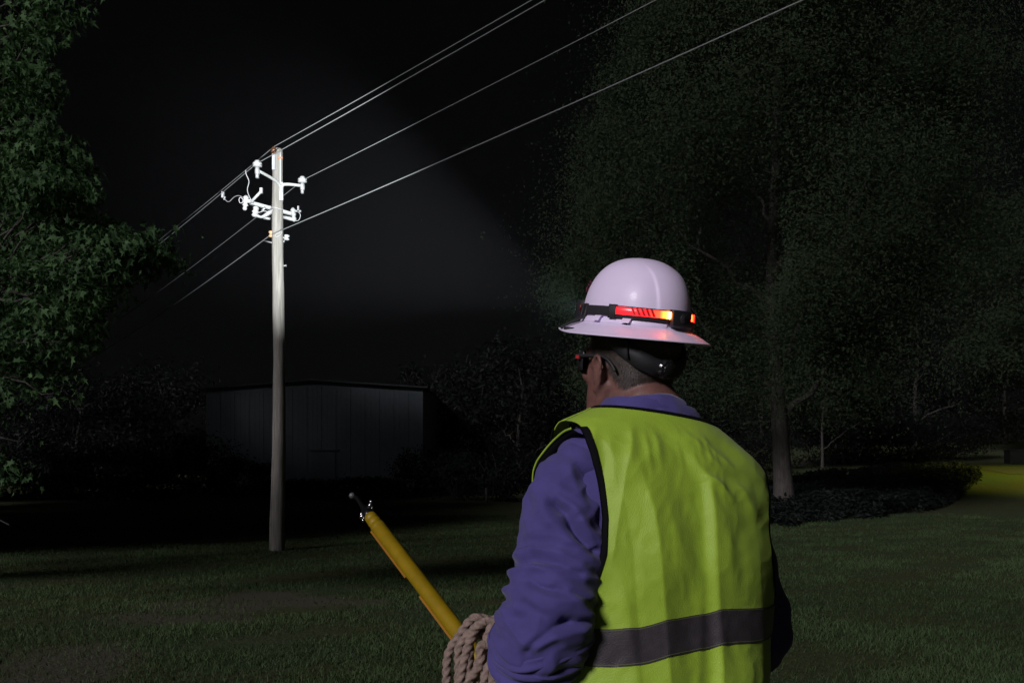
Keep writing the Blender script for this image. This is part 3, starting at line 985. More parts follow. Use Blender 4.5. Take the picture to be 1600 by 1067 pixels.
    T.part('spool_insulator', *MB().lathe(s1 + (0, 0, -0.05), (0.1, 0, 1), [(0, .03), (.01, .05), (.035, .05), (.045, .03), (.06, .03), (.07, .05), (.095, .05), (.105, .03)], 14).box(s1 + (-0.05, 0, 0), (0.06, 0.02, 0.02)).out(), M['porcelain'])
    T.part('tie_wire', *tube(spline([pt(430, 369, yf - .01), pt(433, 370, yf - .015), pt(439, 366, yf - .01), pt(440, 361.5, yf), pt(431, 366.5, yf - .012), pt(430, 369, yf - .01)], 30), 0.006, 6), M['jumper'])
    T.part('stay_strap', *tube([pt(411, 376, PD + .4), pt(425, 379.5, PD)], 0.012, 6), M['galv'])
    T.part('step_bolt', *MB().tube([pt(441.5, 415.5, PD), pt(446.5, 415, PD)], 0.012, 8).lathe(pt(446.5, 415, PD), (1, 0, 0), [(0, .022), (.012, .022)], 8).out(), M['galv'])
    T.part('step_bolt', *MB().tube([pt(441.5, 378, PD), pt(444, 377.5, PD)], 0.014, 8).lathe(pt(443.5, 377, PD), (1, 0, 0), [(0, .025), (.014, .025)], 8).out(), M['galv'])


utility_pole()


def power_line(label, right_px, attach, left_px, rad=0.0080):
    """attach: 3-D point; right runs over the camera's right, left runs away"""
    dr, dl = np.array([0.93, -1.0]), np.array([-0.65, 1.0])

    def hit(px, d):
        k = (px[0] - 800) / F
        t = (k * attach[1] - attach[0]) / (d[0] - k * d[1])
        x, y = attach[0] + d[0] * t, attach[1] + d[1] * t
        return np.array([x, y, EYE - (px[1] - HY) / F * y]), t
    pr, t1 = hit(right_px, dr)
    pl, t2 = hit(left_px, dl)
    # straight run towards the near pole, sagging run towards the far one
    s1 = (pr - attach) / t1
    s2 = (pl - attach) / t2
    R_ = [attach + s1 * t + np.array([0, 0, 0.0016 * t * (t - t1)]) for t in np.linspace(30, 0, 40)]
    L_ = [attach + s2 * t + np.array([0, 0, 0.0016 * t * (t - t2)]) for t in np.linspace(0, 46, 50)][1:]
    P = np.array(R_ + L_)
    return single('power_line', *tube(P, rad, 6), M['wire'], label, 'wire', 'overhead wires on the utility pole', base=attach)


yf = PD - 0.1
power_line('uppermost wire, tied to the brown insulator on the pole top', (832, 0), pt(428, 229.5, yf), (232, 388))
power_line('second wire from the top, on the pale insulator left of the pole', (853, 0), pt(400, 256.5, yf - 0.62), (234, 393.5))
power_line('third wire from the top, on the pale insulator right of the pole', (1026, 0), pt(473.5, 281.5, yf + .0), (226, 471), 0.0072)
power_line('lowest wire, tied to the tan spool on the pole side', (1256, 0), pt(424, 366.5, PD - 0.05), (250, 491), 0.0095)


# ------------------------------------------------------------------ the man
O = np.array([0.285, 2.0, 0.0])
YAW = R(22)
HYAW, HPITCH = R(35), R(10)


def rotz(a):
    c, s = math.cos(a), math.sin(a)
    return np.array([[c, -s, 0], [s, c, 0], [0, 0, 1]])


def rotx(a):
    c, s = math.cos(a), math.sin(a)
    return np.array([[1, 0, 0], [0, c, -s], [0, s, c]])


RT = rotz(YAW)
RH = rotz(HYAW) @ rotx(HPITCH)
HC = np.array([0.246, 2.05, 1.667])      # between the ears


def TL(P):
    """torso frame to world; the left shoulder rides higher than the right"""
    P = np.array(P, float)
    P[..., 2] -= 0.14 * P[..., 0] * sst(1.12, 1.46, P[..., 2])
    return P @ RT.T + O


def HL(P):
    return np.asarray(P, float) @ RH.T + HC


MAN = Thing('person', 'man seen from behind in a lime safety vest over a blue-violet shirt', 'person', O)

# torso outline: height, half-width, back depth, front depth, centre offset
TOR = np.array([
    (0.78, .205, .135, .125, .00), (0.90, .205, .138, .135, .00), (1.00, .205, .128, .142, .00), (1.10, .212, .124, .145, .00), (1.20, .222, .128, .145, .00),
    (1.30, .234, .136, .142, .00), (1.38, .243, .139, .135, .00), (1.43, .246, .135, .122, .00), (1.47, .240, .126, .110, .00), (1.50, .222, .116, .100, .003),
    (1.53, .178, .104, .090, .006), (1.555, .130, .093, .080, .010), (1.575, .096, .084, .074, .014), (1.60, .078, .074, .068, .02), (1.63, .070, .068, .064, .02)])
_zq = np.linspace(0.78, 1.63, 400)
_d = [np.interp(_zq, TOR[:, 0], TOR[:, k]) for k in range(1, 5)]
_kw = np.hanning(27)[1:-1]
_kw /= _kw.sum()
TOR = np.stack([_zq] + [np.convolve(np.pad(q, 12, mode='edge'), _kw, 'valid') for q in _d], 1)


def tor(phi, z, side, grow=0.0, n=2.35):
    """phi from -90 to 90 degrees across the back (side -1) or the front (side 1)"""
    a = np.interp(z, TOR[:, 0], TOR[:, 1]) + grow
    b = np.interp(z, TOR[:, 0], TOR[:, 2] if side < 0 else TOR[:, 3]) + grow
    yc = np.interp(z, TOR[:, 0], TOR[:, 4])
    s, c = np.sin(phi), np.cos(phi)
    x = a * np.sign(s) * np.abs(s) ** (2 / n)
    y = yc + side * b * np.abs(c) ** (2 / n)
    return np.stack([x, y, z + 0 * x], -1)


# --- folds traced as (row, column) crest lines; widths in pixels left and right of the crest
def fold_field(px, py, folds):
    h = np.zeros_like(px)
    for pts, wl_, wr_, amp in folds:
        ys = np.array([p[1] for p in pts], float)
        xs = np.array([p[0] for p in pts], float)
        cx = np.interp(py, ys, xs)
        d = px - cx
        w = np.where(d < 0, wl_, wr_)
        L = ys[-1] - ys[0]
        tp = sst(ys[0] - 8, ys[0] + 0.35 * L, py) * (1 - sst(ys[-1] - 0.35 * L, ys[-1] + 10, py) if ys[-1] < 1060 else 1.0)
        q = np.clip(1 - np.abs(d) / w, 0, 1)
        h += amp * tp * (np.where(w > 30, q * (0.75 + 0.25 * q), np.exp(-np.abs(d / w) ** 1.6)))
    return h


VEST_FOLDS = [
    ([(992, 655), (982, 720), (973, 780), (962, 850), (952, 905)], 36, 34, 0.0085),
    ([(990, 700), (1003, 740), (1020, 800), (1029, 860), (1035, 940), (1046, 1090)], 40, 74, 0.0165),
    ([(1038, 655), (1068, 687), (1086, 725), (1104, 756), (1110, 800), (1113, 870), (1116, 940), (1124, 1090)], 8, 74, 0.0150),
    ([(1104, 748), (1122, 765), (1138, 786)], 9, 10, 0.0060),
    ([(1146, 752), (1160, 772), (1177, 812)], 12, 12, 0.0050),
    ([(1020, 668), (1026, 690), (1032, 722)], 9, 9, 0.0045),
    ([(1060, 668), (1092, 700), (1130, 740)], 14, 10, 0.0040),
    ([(950, 668), (958, 720), (962, 770)], 12, 12, 0.0050),
    ([(930, 662), (928, 700), (936, 748)], 10, 9, 0.0045),
    ([(1075, 790), (1072, 860), (1070, 940)], 22, 22, 0.0030),
    ([(1165, 850), (1160, 950), (1166, 1090)], 26, 20, 0.0050),
    ([(1005, 668), (1012, 700), (1018, 745)], 7, 7, 0.0035), ([(1085, 672), (1112, 705), (1150, 735)], 9, 7, 0.0030), ([(985, 660), (988, 690), (985, 730)], 6, 8, 0.0035),
    ([(1040, 770), (1052, 830), (1056, 930)], 10, 14, 0.0030), ([(1135, 800), (1132, 870), (1140, 940)], 14, 12, 0.0035), ([(1090, 860), (1095, 940), (1088, 1090)], 9, 9, 0.0025),
    ([(1188, 800), (1184, 900), (1190, 1090)], 12, 14, 0.0040),
    ([(968, 880), (982, 960), (1000, 1090)], 22, 16, 0.0060),
]
ARM_HOLE_L = np.array([(1.19, 0.30), (1.205, 0.235), (1.225, 0.212), (1.25, 0.194), (1.29, 0.181), (1.35, 0.177), (1.41, 0.181), (1.45, 0.186), (1.48, 0.190), (1.51, 0.192), (1.55, 0.195)])
ARM_HOLE_R = np.array([(1.19, 0.30), (1.205, 0.245), (1.225, 0.222), (1.25, 0.206), (1.29, 0.196), (1.35, 0.192), (1.41, 0.198), (1.45, 0.206), (1.48, 0.212), (1.51, 0.216), (1.55, 0.22)])


def vest_edge(z, grow, U):
    a = np.interp(z, TOR[:, 0], TOR[:, 1]) + grow
    xa = np.where(U < 0, np.interp(z, ARM_HOLE_L[:, 0], ARM_HOLE_L[:, 1]), np.interp(z, ARM_HOLE_R[:, 0], ARM_HOLE_R[:, 1]))
    q = np.clip(xa / a, 0, 1) ** (2.35 / 2)
    return np.arcsin(q)


def vest_grow(phi, z):
    # loose: hangs from the shoulder blades, stands off at the sides
    return 0.012 + 0.020 * sst(1.46, 1.25, z) * 1.0 + 0.006 * sst(1.2, 0.9, z)


def vest_pts(U, Z, side, proud=0.0):
    g = vest_grow(U, Z)
    t_, fe = np.abs(U), vest_edge(Z, g, U)
    phi = np.sign(U) * np.where(t_ < 0.6, t_ / 0.6 * 0.50, 0.50 + (t_ - 0.6) / 0.4 * (fe - 0.50))
    P = tor(phi, Z, side, 0.0)
    # grow outward
    P0 = tor(phi, Z, side, g)
    Wd = TL(P0)
    if side < 0:
        px, py = proj(Wd)
        h = 1.15 * fold_field(px, py, VEST_FOLDS)
        h += 0.0022 * N1(Wd * (1, 1, 0.28), 34.0) + 0.0008 * N2(Wd * (1, 1, 0.5), 95.0) + 0.0016 * (0.5 - np.abs(N4(Wd * (1, 1, 0.45), 48.0))) + 0.0008 * (0.5 - np.abs(N3(Wd + 0.02 * N1(Wd, 20.0)[..., None], 110.0)))
        # neck yoke: taut near the collar
        h *= sst(1.562, 1.50, Z) * 0.9 + 0.1
    else:
        h = 0.004 * N1(Wd * (1, 1, 0.25), 28.0)
    # outward direction
    nx = P0 - tor(phi, Z, side, g - 0.02)
    nx[..., 2] = 0.010
    nx /= np.linalg.norm(nx, axis=-1)[..., None]
    return Wd + (nx @ RT.T) * (h + proud)[..., None]


def vest():
    zt = 1.562
    nz, nu = 210, 150
    z = np.concatenate([np.linspace(0.80, 1.40, 120, endpoint=False), np.linspace(1.40, zt, nz - 120)])
    u = np.linspace(-1, 1, nu)
    Z, U = np.meshgrid(z, u, indexing='ij')
    VB = vest_pts(U, Z, -1)
    back = MAN.part('vest', VB.reshape(-1, 3), grid_faces(nz, nu), M['vest'])
    back.modifiers.new('thick', 'SOLIDIFY').thickness = 0.0025
    # front: two halves with a deep V neck
    for s in (-1, 1):
        vin = np.clip((1.578 - 1.20) * 0 + np.interp(Z[:, :60], [1.18, 1.578], [0.02, 0.9]), 0.02, 0.92)
        tt = np.linspace(0, 1, 60)[None, :]
        Uf = s * (vin + (1 - vin) * tt)
        VF = vest_pts(Uf, Z[:, :60], 1)
        fr = MAN.part('vest_front', VF.reshape(-1, 3), grid_faces(nz, 60), M['vest'], back)
        fr.modifiers.new('thick', 'SOLIDIFY').thickness = 0.0025
    # black binding along armholes
    for s in (-1, 1):
        zz = np.linspace(1.196, 1.512, 80)
        eb = vest_pts(np.full(80, float(s)), zz, -1, 0.002)
        ef = vest_pts(np.full(80, float(s)), zz, 1, 0.002)
        for e, sd_ in ((eb, -1), (ef, 1)):
            e2 = vest_pts(np.full(80, s * 0.935), zz, sd_, 0.004)
            inn = e + (e - e2) * 0.30
            # a folded ribbon: outer lip, edge, inner lip
            off = TL(np.zeros((80, 3)) + (0, 0.006 * -sd_, 0)) - O
            rib = np.stack([e2 + 0, (e + e2) / 2 - (e - e2) * 0 + (0, -0.001, 0), inn, inn + off * 1.2, e + off * 1.0], 1)
            MAN.part('binding', rib.reshape(-1, 3), grid_faces(80, 5), M['trim'], back)
    # front shoulder strap seen past the left shoulder, with its binding
    key = [pt(893, 668, 1.875), pt(880, 674, 1.905), pt(862, 690, 1.935), pt(847, 708, 1.955), pt(837, 724, 1.972), pt(832, 745, 1.985), pt(833, 790, 2.00), pt(842, 850, 2.01)]
    cl_ = spline(key, 50)
    inw = np.array([0.026, 0.012, 0.001])
    rows = np.stack([cl_ + np.array([-.001, 0, .001]), cl_ + (0.0015, 0.001, -.0022), cl_ + inw * 0.55 + (0, 0, -.010), cl_ + inw + (0, 0.004, -.014)], 1)
    st = MAN.part('shoulder_strap', rows[:, :2].reshape(-1, 3), grid_faces(50, 2), M['vest'], back)
    st.modifiers.new('thick', 'SOLIDIFY').thickness = 0.003
    b2 = MAN.part('binding', rows[:, 1:].reshape(-1, 3), grid_faces(50, 3), M['trim'], back)
    b2.modifiers.new('thick', 'SOLIDIFY').thickness = 0.002
    # neck binding
    uu = np.linspace(-1, 1, 90)
    n0 = vest_pts(uu, np.full(90, zt - 0.002), -1, 0.003)
    n1 = vest_pts(uu, np.full(90, zt + 0.003), -1, 0.003)
    n2 = n1 + (TL(np.array([0, 0.008, -0.002])) - O)
    MAN.part('binding', np.stack([n0, n1, n2], 1).reshape(-1, 3), grid_faces(90, 3), M['trim'], back)
    # reflective tape
    uu = np.linspace(-1, 1, 150)
    kk = np.linspace(0, 1, 16)
    K, U = np.meshgrid(kk, uu, indexing='ij')
    zc = 1.148 + 0.020 * U + 0.006 * np.sin(U * 5 + 1)
    Zt = zc - 0.034 + 0.068 * K
    VS = vest_pts(U, Zt, -1, 0.0022)
    MAN.part('reflective_stripe', VS.reshape(-1, 3), grid_faces(16, 150), M['stripe'], back)
    for q0 in (0.045, 0.955):
        kk2 = np.array([q0 - 0.012, q0 + 0.012])
        K2, U2 = np.meshgrid(kk2, uu, indexing='ij')
        z2 = 1.148 + 0.020 * U2 + 0.006 * np.sin(U2 * 5 + 1) - 0.034 + 0.068 * K2
        MAN.part('stitching', vest_pts(U2, z2, -1, 0.0030).reshape(-1, 3), grid_faces(2, 150), M['thread'], back)
    for s in (-1, 1):
        VS = vest_pts(s * (0.03 + 0.97 * (U + 1) / 2), Zt, 1, 0.0022)
        MAN.part('reflective_stripe', VS.reshape(-1, 3), grid_faces(16, 150), M['stripe'], back)


vest()


# --- shirt
def shirt():
    zs = np.linspace(0.86, 1.59, 50)
    ph = np.linspace(-math.pi / 2, math.pi / 2, 40)
    Z, Pq = np.meshgrid(zs, ph, indexing='ij')
    gq = 0.004 - 0.036 * sst(1.38, 1.46, Z) * sst(1.58, 1.53, Z)
    Vb = TL(tor(Pq, Z, -1, gq))
    Vf = TL(tor(Pq[:, ::-1], Z, 1, gq))
    V = np.concatenate([Vb, Vf], 1)
    sh = MAN.part('shirt', V.reshape(-1, 3), grid_faces(50, 80, False, True), M['shirt'])

    # collar: stand and turned-down leaf
    na = 90
    th = np.linspace(-math.pi * 0.93, math.pi * 0.93, na)      # 0 = back of the neck
    ring = lambda r_x, r_y, z, yc: TL(np.stack([r_x * np.sin(th), yc - r_y * np.cos(th), z], -1))
    drop = 0.035 * (1 - np.cos(th)) / 2 * 1.5
    rows = []
    prof = [(0.068, 1.560), (0.070, 1.596), (0.075, 1.605), (0.082, 1.600), (0.093, 1.578), (0.105, 1.556), (0.107, 1.553), (0.101, 1.551)]
    for r0, z in prof:
        rip = 0.0012 * np.sin(th * 9 + r0 * 200) + 0.001 * np.sin(th * 17)
        rows.append(ring(r0 + rip + 0.004, r0 + rip + 0.004, z - drop + 0.002 * np.sin(th * 4 + 1), 0.024))
    V = np.array(rows)
    MAN.part('collar', V.reshape(-1, 3), grid_faces(len(rows), na), M['shirt'], sh)

    # left sleeve: rows of (left px, right px, row, distance, depth half-width)
    ls = [(860, 950, 748, 1.920, .066), (842, 950, 757, 1.912, .072), (829, 950, 770, 1.905, .078), (819, 952, 800, 1.893, .078), (815, 952, 840, 1.88, .078), (808, 950, 875, 1.868, .078), (800, 944, 900, 1.855, .078),
          (793, 936, 930, 1.842, .078), (786, 928, 960, 1.832, .080), (776, 922, 990, 1.835, .082), (770, 915, 1015, 1.85, .084)]
    C, Wd, Dp = [], [], []
    # shoulder cap
    cap0 = np.array([0.165, 1.95, 1.452])
    C.append(cap0); Wd.append(.054); Dp.append(.054)
    C.append(np.array([0.125, 1.932, 1.440])); Wd.append(.056); Dp.append(.060)
    for l, r_, y, Yd, dp in ls:
        C.append(pt((l + r_) / 2, y, Yd))
        Wd.append((r_ - l) / 2 / F * Yd)
        Dp.append(dp)
    C, Wd, Dp = np.array(C), np.array(Wd), np.array(Dp)
    n = 170
    t = np.linspace(0, len(C) - 1, n)
    Cs = spline(C, n)
    Ws, Ds = np.interp(t, range(len(C)), Wd), np.interp(t, range(len(C)), Dp)
    k = np.ones(9) / 9
    sm = lambda q: np.convolve(np.pad(q, 4, mode='edge'), k, 'valid')
    Ws, Ds = sm(Ws), sm(Ds)
    Tn = np.gradient(Cs, axis=0)
    Tn /= np.linalg.norm(Tn, axis=1)[:, None]
    # near the shoulder the sections face outwards, lower down they face down the arm
    m = 120
    a = np.linspace(0, 2 * math.pi, m, endpoint=False)
    ex = np.array([1.0, 0, 0])
    V = []
    for i in range(n):
        tt = Tn[i]
        up = np.array([0.15, 0, 1.0]) if i < 20 else ex
        e1 = ex - tt * (ex @ tt) if abs(tt @ ex) < 0.8 else np.array([0, 0, 1.0]) - tt * tt[2]
        e1 /= np.linalg.norm(e1)
        e2 = np.cross(tt, e1)
        V.append(Cs[i] + Ws[i] * np.cos(a)[:, None] * e1 + Ds[i] * np.sin(a)[:, None] * e2)
    V = np.array(V)
    cen = Cs[:, None]
    nrm = V - cen
    nrm /= np.linalg.norm(nrm, axis=-1)[..., None]
    px, py = proj(V)
    near = (nrm[..., 1] < 0.25)

    def crease(pts, w, amp, sharp=1.5):
        P = np.array(pts, float)
        best = np.full(px.shape, 1e9)
        for (x0, y0), (x1, y1) in zip(P[:-1], P[1:]):
            L2 = (x1 - x0) ** 2 + (y1 - y0) ** 2
            q = np.clip(((px - x0) * (x1 - x0) + (py - y0) * (y1 - y0)) / L2, 0, 1)
            best = np.minimum(best, np.hypot(px - x0 - q * (x1 - x0), py - y0 - q * (y1 - y0)))
        return amp * np.exp(-(best / w) ** sharp) * near
    h = np.zeros(px.shape)
    h += crease([(866, 788), (884, 802), (894, 824), (912, 846), (930, 860)], 7, -0.020)
    h += crease([(872, 776), (896, 796), (916, 822), (936, 850)], 9, 0.011)
    h += crease([(852, 800), (872, 826), (892, 846), (920, 872)], 13, 0.008)
    h += crease([(905, 815), (916, 835), (926, 852)], 4, 0.010)
    h += crease([(850, 770), (858, 792), (862, 815)], 12, 0.006)
    h += crease([(835, 760), (843, 790), (838, 830)], 12, 0.005)
    h += crease([(800, 872), (830, 858), (865, 862), (905, 880)], 9, 0.009)
    h += crease([(800, 882), (830, 872), (870, 880), (905, 896)], 6, -0.008)
    h += crease([(796, 893), (830, 884), (880, 902), (930, 905)], 9, 0.008)
    h += crease([(795, 912), (825, 906), (860, 922)], 6, -0.008)
    h += crease([(790, 925), (825, 918), (870, 940), (920, 935)], 10, 0.008)
    h += crease([(786, 940), (820, 942), (850, 962)], 7, -0.007)
    h += crease([(885, 925), (905, 945), (922, 965)], 8, 0.010)
    h += crease([(880, 968), (900, 972), (924, 968)], 5, -0.010)
    h += crease([(840, 1010), (868, 992), (895, 985), (920, 980)], 7, 0.010)
    h += crease([(822, 1018), (838, 1000), (866, 982), (890, 972)], 5, -0.009)
    h += crease([(785, 955), (800, 985), (826, 1010)], 7, 0.008)
    h += crease([(835, 715), (862, 702), (890, 700)], 8, 0.004)
    h += crease([(890, 728), (902, 760), (912, 790)], 9, 0.006)
    w1 = N1(V * (1, 1, 1.8), 40.0) + 0.5 * N4(V, 25.0)
    h += 0.0052 * (1 - np.abs(w1)) + 0.0042 * (0.5 - np.abs(N3(V * (0.8, 0.8, 1.6), 70.0)))
    i = np.arange(n)[:, None]
    h *= sst(2, 22, i)
    # bunching above the elbow
    s = i / n
    h += 0.003 * np.sin(s * 95 + 2.0 * np.cos(a)[None, :] + 1.5 * N2(V, 12.0)) * sst(0.5, 0.72, s)
    V = V + nrm * h[..., None]
    MAN.part('sleeve', V.reshape(-1, 3), grid_faces(n, m, False, True), M['shirt'], sh)

    # rolled cuff of the left sleeve: a thick turned band
    E = pt(842, 1000, 1.845)
    ax = np.array([-0.16, 0.50, -0.85])
    ax /= np.linalg.norm(ax)
    e1 = ex - ax * (ex @ ax)
    e1 /= np.linalg.norm(e1)
    e2 = np.cross(ax, e1)
    nc = 60
    prof = []
    for q in np.linspace(0, 1, nc):
        if q < 0.8:
            k = q / 0.8
            prof.append((-0.035 + 0.105 * k, 0.086 + 0.010 * math.sin(math.pi * k) ** 0.6 - 0.012 * k))
        else:
            k = (q - 0.8) / 0.2
            prof.append((0.070 - 0.03 * k, 0.074 - 0.016 * math.sin(k * 1.57)))
    V = []
    for d, r_ in prof:
        tilt = 0.030 * np.cos(a - 2.6) + 0.012 * np.cos(2 * a + 0.5)
        V.append(E + (d + tilt * (1 if d < 0.0 else 0.5))[:, None] * ax + r_ * (0.98 * np.cos(a)[:, None] * e1 + 1.0 * np.sin(a)[:, None] * e2))
    V = np.array(V)
    nr = V - E - ((V - E) @ ax)[..., None] * ax
    nr /= np.linalg.norm(nr, axis=-1)[..., None]
    qq = np.linspace(0, 1, nc)[:, None]
    h = 0.0055 * N1(V, 36.0) + 0.003 * N2(V, 80.0) + 0.0045 * np.sin(qq * 26 + 2.2 * np.cos(a + 1)[None] + N3(V, 20.0)) * sst(0.0, 0.15, qq) * (1 - sst(0.7, 0.85, qq))
    V = V + nr * h[..., None]
    MAN.part('rolled_cuff', V.reshape(-1, 3), grid_faces(nc, m, False, True), M['shirt'], sh)

    # right sleeve
    sR = TL(np.array([0.178, 0.02, 1.435]))
    el = pt(1187, 985, 2.16)
    P = spline([TL(np.array([0.11, 0.01, 1.445])), sR, pt(1150, 830, 2.13), pt(1170, 905, 2.145), el, el + (-0.03, 0.06, -0.07), el + (-0.075, 0.15, -0.085)], 110)
    rad = np.interp(np.linspace(0, 1, 110), [0, .12, .3, .5, .72, .85, 1], [.050, .058, .068, .068, .064, .062, .060])
    Pq, Tq, E1, E2 = frames(P)
    V = Pq[:, None] + rad[:, None, None] * (np.cos(a)[None, :, None] * E1[:, None] + np.sin(a)[None, :, None] * E2[:, None])
    nr = (V - Pq[:, None]) / rad[:, None, None]
    s = np.linspace(0, 1, 110)[:, None]
    h = 0.004 * N1(V, 36.0) + 0.002 * N3(V, 85.0) + 0.004 * np.sin(s * 70 + 2 * N2(V, 10.0)) * sst(0.5, 0.8, s)
    MAN.part('sleeve', (V + nr * h[..., None]).reshape(-1, 3), grid_faces(110, m, False, True), M['shirt'], sh)
    cend = P[-1]
    cd = P[-1] - P[-4]
    cd /= np.linalg.norm(cd)
    MAN.part('rolled_cuff', *lathe(cend - cd * 0.05, cd, [(-.01, .062), (0, .069), (.03, .072), (.07, .068), (.075, .060), (.05, .052)], 40), M['shirt'], sh)
    return el, cend


R_ELBOW, R_CUFF = shirt()

# ------------------------------------------------------------------ yellow stick
TIP, LOW = pt(578, 806, 2.62), pt(722, 995, 2.24)
SDIR = (LOW - TIP) / np.linalg.norm(LOW - TIP)
GRIP = LOW + SDIR * 0.20
BUTT = LOW + SDIR * 0.42


def hot_stick():
    T = Thing('hot_stick', 'yellow fibreglass lineman\'s pole held slanting in the man\'s left hand', 'pole', BUTT)
    q = lambda a: TIP + SDIR * a
    L = float(np.linalg.norm(BUTT - TIP))
    t = T.part('tube', *tube([q(0.055), q(0.06), q(L * 0.55), q(L)], [0.0185, 0.0195, 0.0195, 0.0195], 28), M['stick'])
    T.part('collar', *lathe(TIP, SDIR, [(0, .012), (.003, .0165), (.018, .0175), (.020, .0155), (.024, .0155), (.026, .0180), (.040, .0180), (.043, .0160), (.048, .0160), (.050, .0195), (.064, .0200), (.066, .0195)], 28), M['stick'])
    # raised edge strips along the underside
    side = np.cross(SDIR, (0, 1, 0))
    side /= np.linalg.norm(side)
    if side[0] > 0:
        side = -side
    for a0, a1 in ((0.052, 0.265), (0.345, L - 0.02)):
        P = [q(a) + side * 0.0195 for a in np.linspace(a0, a1, 12)]
        mb = MB()
        up = np.cross(SDIR, side)
        mb.box((P[0] + P[-1]) / 2, (0.008, 0.011, np.linalg.norm(P[-1] - P[0])), np.stack([side, up, SDIR], 1))
        T.part('edge_strip', *mb.out(), M['strip'], t, smooth=False)
    # black metal head with wing nuts and a hook
    hd = T.part('head_fitting', *MB().lathe(q(0.004), -SDIR, [(0, .013), (.012, .015), (.030, .015), (.034, .010), (.05, .009)], 18).out(), M['blacksteel'])
    base = q(-0.045)
    hk = spline([base, base - SDIR * 0.018, base - SDIR * 0.036 + (0, 0, 0.002), base - SDIR * 0.052 + (-0.002, 0, 0.002), base - SDIR * 0.060 + (-0.006, 0, 0.000)], 16)
    T.part('hook', *tube(hk, np.linspace(.0065, .0045, 16), 10), M['blacksteel'], hd)
    T.part('hook_tip', *lathe(hk[-1], (-0.4, -0.5, 0.6), [(-.008, .004), (-.002, .008), (.006, .008), (.010, .003)], 12), mat('dull_steel', (0.14, 0.14, 0.15), 0.5, metal=0.5), hd)
    up = np.cross(SDIR, side)
    for s_, d_ in ((1, -0.022), (-1, -0.030)):
        c = q(d_) + side * 0.020 * s_
        T.part('wing_nut', *MB().lathe(c - side * 0.008 * s_, side * s_, [(0, .004), (.004, .007), (.009, .006), (.013, .003)], 12).box(c + (0, 0, 0.008), (0.006, 0.004, 0.012)).box(c + (0.004, 0, -0.008), (0.006, 0.004, 0.012)).out(), M['chrome'], hd)
    T.part('bolt', *lathe(q(-0.012) + side * 0.013, side, [(0, .003), (.002, .005), (.005, .004)], 10), M['chrome'], hd)
    T.part('end_cap', *lathe(BUTT - SDIR * 0.01, SDIR, [(0, .020), (.001, .0215), (.03, .0215), (.036, .016)], 24), M['blackplastic'])


hot_stick()

# ------------------------------------------------------------------ body: one continuous skin
L_ELBOW = pt(846, 985, 1.835)


def chain(mb, pts, rads, n=10, dense=5):
    P = spline(pts, (len(pts) - 1) * dense + 1)
    r_ = np.interp(np.linspace(0, 1, len(P)), np.linspace(0, 1, len(rads)), rads)
    # rounded ends
    d0 = (P[0] - P[1]) / np.linalg.norm(P[0] - P[1])
    d1 = (P[-1] - P[-2]) / np.linalg.norm(P[-1] - P[-2])
    P = np.vstack([P[0] + d0 * r_[0] * 0.8, P[0] + d0 * r_[0] * 0.5, P, P[-1] + d1 * r_[-1] * 0.5, P[-1] + d1 * r_[-1] * 0.8])
    r_ = np.concatenate([[r_[0] * 0.35, r_[0] * 0.8], r_, [r_[-1] * 0.8, r_[-1] * 0.35]])
    mb.tube(P, r_, n)


def blob(mb, c, r_, rot=None, n=16):
    a = np.linspace(0, 2 * math.pi, n, endpoint=False)
    rows = []
    for p in np.linspace(-1.45, 1.45, 10):
        rows.append(np.stack([np.cos(p) * np.cos(a), np.cos(p) * np.sin(a), np.full(n, math.sin(p))], -1))
    V = np.array(rows).reshape(-1, 3) * np.array(r_)
    if rot is not None:
        V = V @ np.array(rot).T
    mb.add(V + np.array(c), [tuple(f) for f in grid_faces(10, n, False, True)] + [tuple(range(n))[::-1], tuple(9 * n + i for i in range(n))])


HEAD = np.array([(-.128, .022, .088, .050), (-.118, .038, .097, .010), (-.100, .052, .100, -.028), (-.075, .061, .099, -.056), (-.045, .067, .098, -.080), (-.015, .072, .100, -.093), (.015, .076, .101, -.100),
                 (.045, .078, .100, -.102), (.080, .076, .094, -.097), (.110, .066, .076, -.080), (.130, .048, .050, -.055), (.143, .024, .022, -.025)])


def head_pt(psi, z, grow=0.0):
    """psi measured from the back of the head, positive towards the left ear"""
    hw = np.interp(z, HEAD[:, 0], HEAD[:, 1]) + grow
    yf_ = np.interp(z, HEAD[:, 0], HEAD[:, 2])
    yb = np.interp(z, HEAD[:, 0], HEAD[:, 3])
    c, l = (yf_ + yb) / 2, (yf_ - yb) / 2 + grow
    s, co = np.sin(psi), np.cos(psi)
    e = 2 / 2.3
    return np.stack([-hw * np.sign(s) * np.abs(s) ** e, c - l * np.sign(co) * np.abs(co) ** e, z + 0 * s], -1)


